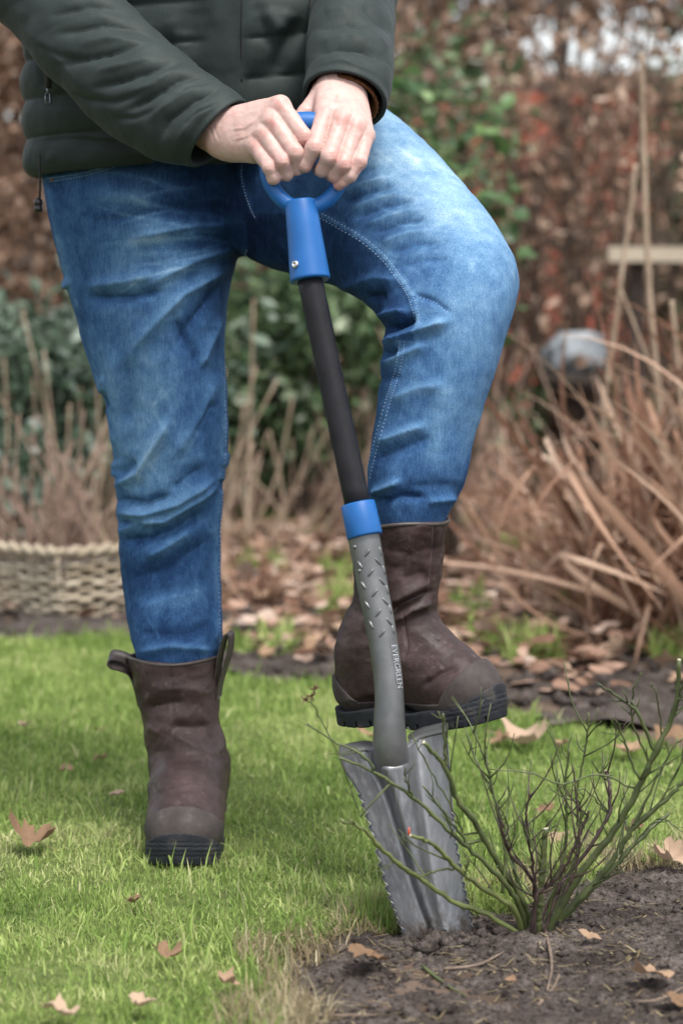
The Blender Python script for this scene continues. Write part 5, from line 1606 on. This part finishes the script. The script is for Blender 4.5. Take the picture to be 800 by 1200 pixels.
# --- wicker basket, one corner towards the camera
M_WICKER = leafy('wicker', [(0.0, (0.18, 0.145, 0.10)), (0.4, (0.31, 0.26, 0.19)), (0.7, (0.43, 0.37, 0.28)), (1.0, (0.54, 0.48, 0.38))], .75, 0, by_object=True, nscale=30)
cor = np.array([(72 - 400) / FPX * 5.78, 5.78]); BHT = .165
bk = thing('wicker_basket', (cor[0], cor[1], 0), 'low woven wicker basket at the left behind the lawn', 'basket')
dirs = [np.array([math.cos(R(140)), math.sin(R(140))]), np.array([math.cos(R(38)), math.sin(R(38))])]
LEN = (.62, .40)
def wall_point(k, s, z, off=0.0):
    d = dirs[k]; n_ = np.array([d[1], -d[0]]) * (1 if k == 1 else -1)
    fl = 1 + .10 * (z / BHT)
    p = cor + d * s + n_ * (off + .02 * z / BHT)
    return np.array([p[0], p[1], z])
for k in range(2):
    ns = int(LEN[k] / .034)
    for i in range(ns + 1):
        s = i * LEN[k] / ns
        part('stake', tube([wall_point(k, s, .0), wall_point(k, s, .08), wall_point(k, s, BHT)], .0045, 6), M_WICKER, bk)
    for r_ in range(11):
        z = .010 + r_ * .0135
        ss = np.linspace(-.004, LEN[k], ns * 4 + 1)
        pts = [wall_point(k, s, z + .002 * math.sin(s * 40 + r_), .0075 * math.sin(math.pi * s / (LEN[k] / ns) + (r_ % 2) * math.pi)) for s in ss]
        pts = np.array(pts); pts[:, 2] += .003 * np.sin(ss * (11 + r_) + r_ * 2.3) + rg.normal(0, .0012, len(pts)); part('weaver', tube(pts, .0066 * rg.uniform(.75, 1.15), 6), M_WICKER, bk)
    for tw in range(2):
        ss = np.linspace(-.006, LEN[k], 90)
        pts = [wall_point(k, s, BHT + .004 + .007 * math.sin(s * 70 + tw * math.pi) + .004, .010 * math.cos(s * 70 + tw * math.pi)) for s in ss]
        part('rim_strand', tube(pts, .0095, 7), M_WICKER, bk)
e0, e1 = wall_point(0, LEN[0], 0)[:2], wall_point(1, LEN[1], 0)[:2]
far = e0 + e1 - cor
Vs_ = np.array([[*cor, .12], [*e1, .12], [*far, .12], [*e0, .12], [*cor, .0], [*e1, .0], [*far, .0], [*e0, .0]]); ctr = Vs_.mean(0); Vs_[:, :2] = ctr[:2] + (Vs_[:, :2] - ctr[:2]) * .93
part('soil_fill', (Vs_, [[0, 1, 2, 3], [0, 4, 5, 1], [1, 5, 6, 2], [2, 6, 7, 3], [3, 7, 4, 0]]), M_SOIL, bk, smooth=False)

# ================================================================== fallen leaves
M_FALLEN = leafy('fallen_leaf', [(0.0, (0.14, 0.085, 0.050)), (0.3, (0.25, 0.16, 0.10)), (0.6, (0.33, 0.225, 0.15)), (1.0, (0.43, 0.32, 0.235))], .75, .15, by_object=True, nscale=40)
M_FALLEN_M = leafy('fallen_leaf_mass', [(0.0, (0.055, 0.030, 0.020)), (0.3, (0.19, 0.105, 0.070)), (0.6, (0.36, 0.24, 0.18)), (1.0, (0.62, 0.50, 0.42))], .75, .15, nscale=30)
def fallen_mesh(seed, lobes=5, curl=.5):
    rg = np.random.default_rng(seed)
    n = 30; th = np.linspace(0, 2 * np.pi, n, endpoint=False)
    lob = np.abs(np.cos(th * lobes / 2 + .3)) ** .6 if lobes > 2 else np.ones(n)
    r = (.55 + .45 * lob) * (1 + .10 * rg.normal(size=n))
    r *= 1 - .35 * np.abs(np.sin(th)) if lobes <= 2 else 1
    V = [(0, 0, 0)]; F = []
    ax = rg.uniform(0, np.pi); c2 = rg.uniform(-.3, .6)
    def zf(x, y):
        u = x * math.cos(ax) + y * math.sin(ax); v = -x * math.sin(ax) + y * math.cos(ax)
        return curl * u * u + curl * c2 * v * v + .12 * math.sin(3 * u + seed) * v + .10 * math.sin(5 * v + seed * 2)
    for ring in (.35, .7, 1.0):
        for k in range(n):
            x, y = ring * r[k] * math.cos(th[k]), ring * r[k] * math.sin(th[k])
            f = 1 - .25 * curl * ring
            V.append((x * f, y * f, zf(x, y) + (.05 * rg.normal() if ring == 1 else 0)))
    for k in range(n):
        F.append([0, 1 + k, 1 + (k + 1) % n])
        for q in range(2):
            a = 1 + q * n + k; b = 1 + q * n + (k + 1) % n
            F.append([a, a + n, b + n, b])
    # stalk
    m_ = len(V); d = rg.uniform(0, 6.28)
    for s in (0, 1):
        for o_ in (-.018, .018):
            V.append((math.cos(d) * s * 1.5 - math.sin(d) * o_, math.sin(d) * s * 1.5 + math.cos(d) * o_, .05 + .10 * s))
    F.append([m_, m_ + 1, m_ + 3, m_ + 2])
    V = np.array(V); V[:, 2] -= V[:, 2].min()
    return new_mesh('leaf', V * .5, F)
leaf_meshes = [fallen_mesh(600 + k, (5, 5, 2, 7, 3)[k % 5], (.35, .6, .25, .8)[k % 4]) for k in range(14)]
for me in leaf_meshes: me.materials.append(M_FALLEN)
def leaf(px_, py_, wpx, k, label, tilt=(0, 0), z=.018, cmul=None, group=None):
    p = G(px_, py_, z)
    o = bpy.data.objects.new('fallen_leaf', leaf_meshes[k % 14]); COL.objects.link(o)
    s = wpx / FPX * p[1] * 1.18
    o.location = p; o.scale = (s, s, s); o.rotation_euler = (tilt[0], tilt[1], (px_ * 7.1 + py_) % 6.28)
    return tag(o, label, 'leaf', group or 'fallen leaves')
LW_ = [(36, 988, 66, 3, 'large curled tan leaf on the grass at the left edge'), (138, 931, 24, 2, 'small pale leaf on the grass left of the standing boot'), (118, 890, 18, 0, 'small reddish leaf on the grass beside the boot ankle'),
       (117, 856, 14, 6, 'tiny pale leaf on the grass level with the boot shaft'), (30, 851, 18, 9, 'small brown leaf on the lawn far left'), (78, 903, 22, 7, 'narrow yellow leaf on the lawn at the left'), (155, 1057, 22, 5, 'small tan leaf in front of the standing boot'),
       (196, 1120, 40, 1, 'red brown lobed leaf on the lawn below the boot'), (167, 1178, 34, 9, 'dark brown leaf in the grass near the bottom edge'), (68, 1188, 46, 0, 'pinkish lobed leaf at the bottom left corner'), (265, 1152, 30, 11, 'brown leaf at the edge of the rose bed'),
       (432, 1124, 50, 6, 'pale tan leaf lying on the soil below the spade'), (690, 1098, 26, 2, 'small oval orange tan leaf on the soil right of the rose'), (786, 1008, 52, 3, 'big orange brown curled leaf at the right edge by the rose'),
       (614, 868, 60, 5, 'large pinkish leaf on the grass below the raised boot toe'), (582, 868, 30, 10, 'red brown leaf beside the large pinkish one'), (660, 873, 20, 1, 'small rust leaf on the grass right of the pinkish one'), (572, 1042, 44, 7, 'curled brown leaf between spade blade and rose'),
       (672, 1012, 40, 11, 'rust brown leaf caught among the rose canes'), (652, 985, 34, 8, 'tan leaf standing behind the rose canes'), (760, 1143, 52, 10, 'flat greyish leaf on the soil at the lower right'), (790, 1172, 30, 4, 'orange tan leaf in the bottom right corner'),
       (598, 1150, 20, 12, 'small brown leaf on the soil below the rose'), (742, 972, 30, 13, 'pale leaf on the grass behind the right canes'), (636, 950, 24, 4, 'tan leaf on the lawn behind the rose'), (735, 880, 34, 8, 'pale leaf where the lawn ends at the right'),
       (786, 865, 40, 10, 'broad tan leaf under the rose tip at the right edge'), (430, 862, 30, 12, 'pale pink leaf on the grass behind the spade socket')]
for i, a in enumerate(LW_):
    leaf(*a[:5], tilt=(random.uniform(-.3, .3), random.uniform(-.3, .3)), z=.024 if not in_poly(np.array([G(a[0], a[1])[0]]), np.array([G(a[0], a[1])[1]]), BED_POLY)[0] else .022)
rg2 = np.random.default_rng(88)
cnt = 0
while cnt < 110:
    x = rg2.uniform(-1.15, 1.15); y = rg2.uniform(4.6, 7.6)
    if y < lawn_back(np.array([x]))[0] + .02 or abs(x) > y * .16: continue
    if x < -.40 and y > 5.6: continue
    o = bpy.data.objects.new('fallen_leaf', leaf_meshes[rg2.integers(14)]); COL.objects.link(o)
    s = rg2.uniform(.05, .11); o.location = (x, y, .02 + .02 * rg2.random()); o.scale = (s, s, s)
    o.rotation_euler = (rg2.normal(0, .35), rg2.normal(0, .35), rg2.uniform(0, 6.28))
    tag(o, 'brown dead leaf in the litter of the border behind the lawn', 'leaf', 'leaf litter of the border')
    cnt += 1
n_ = 26000
pos = np.stack([rg2.uniform(-2.2, 2.2, n_), rg2.uniform(4.7, 9.0, n_), .01 + .05 * rg2.random(n_) ** 2], 1)
k = (pos[:, 1] > lawn_back(pos[:, 0]) + .12 + .75 * rg2.random(n_) ** .7) & (fbm(pos, 2.5, 2, 14) + (pos[:, 1] - 5.5) * .35 > -.25)
pos = pos[k]
V, F, a = leaves_at(pos, .065, rg2, .05, droop=0, asp=.75)
zc = np.repeat(pos[:, 2], 6); V[:, 2] = np.maximum(zc + (V[:, 2] - zc) * .35, .012)
tag(link('leaf_litter', new_mesh('leaf_litter', V, F, False, {'rnd': a}), M_FALLEN_M), 'mass of pinkish brown dead leaves on the border', 'leaf litter', kind='stuff')

# ================================================================== rose bush
M_CANE = plain('green_cane', [(0.3, (0.030, 0.036, 0.014)), (0.5, (0.060, 0.078, 0.024)), (0.8, (0.12, 0.135, 0.05))], 30, .5, .3, .001)
M_CANE2 = plain('light_green_cane', [(0.3, (0.07, 0.085, 0.026)), (0.7, (0.14, 0.165, 0.05))], 30, .5, .3, .001)
M_CANE_D = plain('dark_cane', [(0.3, (0.022, 0.014, 0.012)), (0.7, (0.060, 0.035, 0.028))], 30, .55, .3, .001)
M_CUT = plain('cut_wood', [(0.3, (0.42, 0.38, 0.27)), (0.7, (0.58, 0.54, 0.42))], 90, .8, .2, .0005)
RB = G(628, 1092); rose = thing('rose_bush', (RB[0], RB[1], 0), 'pruned thorny rose bush with green canes in front of the spade', 'bush')
CANES = [  # pixels, start depth, end depth, r0, r1, material, sub-twigs
    ([(612, 1082), (568, 1070), (535, 1059), (490, 1028), (467, 1013), (444, 992), (428, 974), (399, 960)], 3.01, 2.90, .0046, .0026, 1),
    ([(612, 1078), (600, 1064), (571, 1044), (535, 1018), (519, 1000), (503, 987), (480, 979)], 3.02, 2.90, .0046, .0028, 1),
    ([(616, 1080), (607, 1060), (587, 1031), (555, 999), (529, 976), (483, 934), (441, 906), (396, 887)], 3.03, 2.92, .0050, .0020, 0),
    ([(618, 1080), (613, 1057), (584, 1012), (558, 966), (535, 937), (522, 901), (496, 870)], 3.04, 2.93, .0058, .0034, 0),
    ([(640, 1085), (647, 1078), (683, 1020), (722, 968), (748, 922), (767, 883), (790, 831), (795, 773)], 3.03, 2.96, .0072, .0034, 0),
    ([(642, 1085), (654, 1078), (709, 1020), (741, 971), (782, 935), (806, 908)], 3.04, 3.02, .0064, .0030, 0),
    ([(642, 1086), (657, 1077), (702, 1033), (748, 984), (784, 952)], 3.02, 3.08, .0056, .0026, 0),
    ([(632, 1080), (640, 1060), (689, 994), (712, 955), (714, 922), (709, 903)], 3.06, 3.10, .0048, .0034, 2),
    ([(626, 1080), (628, 1052), (657, 1023), (680, 975), (690, 950)], 3.00, 2.98, .0042, .0024, 2),
    ([(622, 1082), (626, 1052), (623, 1030), (595, 997), (587, 961)], 3.00, 2.94, .0042, .0022, 2),
    ([(630, 1080), (633, 1043), (639, 971)], 3.01, 3.00, .0052, .0048, 0),
    ([(624, 1080), (628, 1049), (621, 1000), (616, 955), (622, 930)], 3.05, 3.02, .0036, .0020, 2),
    ([(588, 1031), (592, 1000), (584, 960), (572, 903), (564, 880), (551, 851)], 3.00, 3.00, .0030, .0012, 0),
    ([(617, 1060), (600, 1010), (590, 968), (582, 942), (568, 910)], 3.06, 3.04, .0032, .0012, 0),
    ([(634, 1082), (660, 1000), (663, 955), (662, 916), (667, 879)], 3.07, 3.05, .0032, .0016, 0),
    ([(640, 1075), (672, 1010), (680, 960), (676, 925), (685, 880), (689, 835)], 3.06, 3.04, .0032, .0014, 0),
    ([(636, 1084), (648, 1060), (668, 1034), (678, 1000), (676, 950), (670, 895)], 2.99, 2.97, .0034, .0016, 2)]
SIDES = [(2, (441, 903), [(441, 903), (422, 883), (392, 869), (360, 848)], .0022), (2, (460, 920), [(425, 968), (409, 921), (389, 869), (373, 840), (364, 818)], .0016), (2, (483, 934), [(483, 934), (476, 915), (474, 898)], .0018),
         (3, (522, 898), [(522, 899), (521, 869), (519, 836)], .0028), (3, (542, 950), [(546, 985), (528, 945), (503, 901), (477, 852)], .0018), (3, (548, 980), [(550, 990), (537, 976), (516, 947), (495, 921)], .0028),
         (4, (767, 883), [(767, 883), (748, 838), (725, 818), (699, 801)], .0032), (4, (748, 922), [(748, 915), (735, 880), (724, 850), (718, 843)], .0020), (4, (767, 883), [(760, 895), (742, 850), (740, 815), (751, 788)], .0020),
         (4, (790, 831), [(788, 836), (800, 800), (803, 770)], .0024), (4, (780, 850), [(775, 862), (770, 820), (762, 800)], .0016), (5, (741, 971), [(741, 971), (768, 915), (785, 880), (800, 865)], .0022), (5, (782, 935), [(770, 945), (795, 900), (800, 880)], .0018),
         (4, (738, 924), [(738, 925), (715, 911), (693, 909), (657, 919), (620, 906), (572, 901)], .0017), (1, (535, 1018), [(535, 1018), (520, 1019), (500, 1024), (490, 1028)], .0020), (1, (560, 1038), [(545, 1026), (548, 1010), (542, 1000)], .0015),
         (0, (467, 1013), [(462, 1009), (452, 1018), (440, 1022)], .0011), (7, (712, 955), [(712, 955), (700, 940), (684, 925), (668, 926)], .0014), (6, (748, 984), [(735, 998), (770, 960), (800, 975)], .0014), (11, (621, 1000), [(621, 1000), (640, 975), (655, 965)], .0012)]
cm = (M_CANE, M_CANE2, M_CANE_D)
def cane_path(pts, Y0, Y1, n):
    m_ = len(pts)
    return spline([P(x, y, Y0 + (Y1 - Y0) * k / (m_ - 1)) for k, (x, y) in enumerate(pts)], n)
rg3 = np.random.default_rng(123)
cane_objs = []
def thorn(p, d, r):
    t = np.cross(d, rg3.normal(size=3)); t /= np.linalg.norm(t)
    return tube([p, p + t * r * 1.6 + d * r * .2, p + t * (r + .0042) - d * .002], [.0014, .0009, .0001], 4)
for i, (pts, Y0, Y1, r0, r1, mi) in enumerate(CANES):
    pts = [(pts[0][0], pts[0][1] + 16)] + list(pts[1:])
    if mi == 2: r0, r1 = r0 * .75, r1 * .8
    c = cane_path(pts, Y0, Y1, 40)
    c[1:-1] += rg3.normal(0, .0007, (38, 3))
    rr = np.linspace(r0, r1, 40) * .80
    nodes_ = rg3.integers(4, 38, 5); rr[nodes_] *= 1.28
    vf = [tube(c, rr, 8)]
    o = part('cane', vf[0], cm[mi], rose)
    for k in rg3.integers(3, 38, 7):
        d = c[k + 1] - c[k]; d /= np.linalg.norm(d)
        part('thorn', thorn(c[k], d, rr[k]), cm[mi], o)
    for k in rg3.integers(10, 38, 2 if i < 4 else 8):
        d = c[k + 1] - c[k]; d /= np.linalg.norm(d); t_ = np.cross(d, rg3.normal(size=3)); t_ /= np.linalg.norm(t_)
        if t_[2] < -.3: t_ = -t_
        L_ = rg3.uniform(.015, .075)
        q_ = spline([c[k], c[k] + t_ * L_ * .45 + d * L_ * .5 + rg3.normal(0, .002, 3), c[k] + t_ * L_ * .75 + d * L_ * 1.1], 6)
        part('twiglet', tube(q_, np.linspace(.0013, .0006, 6), 5), cm[mi] if mi != 1 else cm[0], o)
        if L_ > .04:
            e_ = q_[3] + (rg3.normal(0, .5, 3) + np.array([0, 0, .6])) * L_ * .35
            part('twiglet', tube([q_[3], e_], [.0008, .0005], 4), cm[mi] if mi != 1 else cm[0], o)
    e = c[-1]; d = c[-1] - c[-2]; d /= np.linalg.norm(d)
    if r1 > .0027: part('cut_end', tube([e - d * .0006, e + d * .0007], [rr[-1] * .96, rr[-1] * .9], 8), M_CUT, o)
    cane_objs.append((o, c, rr))
for ci, _, pts, r in SIDES:
    o, c, rr = cane_objs[ci]
    cx, cy = proj(c); k0 = np.argmin(np.hypot(cx - pts[0][0], cy - pts[0][1])); Y0 = c[k0][1]
    s = cane_path(pts, Y0, Y0 - .02, 18); s[0] = c[k0]
    s[1:-1] += rg3.normal(0, .0008, (16, 3))
    r2 = np.linspace(r, r * .55, 18) * .85; r2[rg3.integers(3, 16, 2)] *= 1.3
    part('side_shoot', tube(s, r2, 6), cm[0] if r < .002 else o.data.materials[0], o)
    for k in rg3.integers(3, 16, 3):
        d = s[k + 1] - s[k]; d /= np.linalg.norm(d)
        t_ = np.cross(d, rg3.normal(size=3)); t_ /= np.linalg.norm(t_)
        L_ = rg3.uniform(.008, .028)
        part('twiglet', tube([s[k], s[k] + t_ * L_ * .5 + d * L_ * .5, s[k] + t_ * L_ * .8 + d * L_], [r2[k] * .6, r2[k] * .5, r2[k] * .3], 5), cm[0], o)
# dried flower heads and a red bud
o, c, rr = cane_objs[2]
M_DRIED = plain('dried_flower', [(0.3, (0.07, 0.035, 0.02)), (0.7, (0.16, 0.09, 0.05))], 200, .8, .3, .0005)
for x, y in ((364, 816), (357, 820), (368, 808)):
    q = P(x, y, 2.935); vf = []
    for k in range(7):
        d = rg3.normal(size=3); d /= np.linalg.norm(d); vf.append(tube([q, q + d * .004, q + d * .008], [.0009, .0012, .0003], 4))
    part('dried_flower', merge(*vf), M_DRIED, o)
o = cane_objs[1][0]; q = P(479, 974, 2.90)
part('red_bud', lathe(q - [0, 0, .005], q + [0, 0, .005], [(0, .001), (.3, .0017), (.7, .0013), (1, .0004)], 8), plain('red_bud', [(0.3, (0.36, 0.04, 0.015)), (0.7, (0.5, 0.08, 0.03))], 100, .5, 0), o)
# a few dry bits on the soil
M_BIT = plain('dead_twig', [(0.3, (0.09, 0.06, 0.045)), (0.7, (0.20, 0.15, 0.11))], 60, .85, .3, .001)
def soil_z(x, y): return float(soil_height(np.array([[x, y, 0.0]]))[0])
for pts, lab in (([(637, 1080), (646, 1120), (641, 1145)], 'short bent twig sticking up below the rose'), ([(630, 1165), (648, 1140), (655, 1132)], 'straight twig lying on the soil below the rose'), ([(520, 1122), (560, 1118), (590, 1108)], 'thin straw on the soil right of the spade'),
                 ([(350, 1172), (400, 1178), (440, 1175)], 'thin root on the soil at the lower left of the bed'), ([(740, 1160), (770, 1165), (800, 1150)], 'thin twig on the soil at the lower right'), ([(495, 1118), (520, 1135), (545, 1155)], 'green stalk lying on the soil under the spade')):
    g = [G(x, y, .02) for x, y in pts]
    g = [np.array([q[0], q[1], soil_z(q[0], q[1]) + .003]) for q in g]
    c = spline(g, 10); b0_ = c[0].copy(); b0_[2] = 0
    o = link('fallen_twig', new_mesh('fallen_twig', tube(c, np.linspace(.0024, .0012, 10), 6)[0] - b0_, tube(c, .002, 6)[1]), M_CANE if 'green' in lab else M_BIT)
    o.location = b0_; tag(o, lab, 'twig', 'twigs on the rose bed')
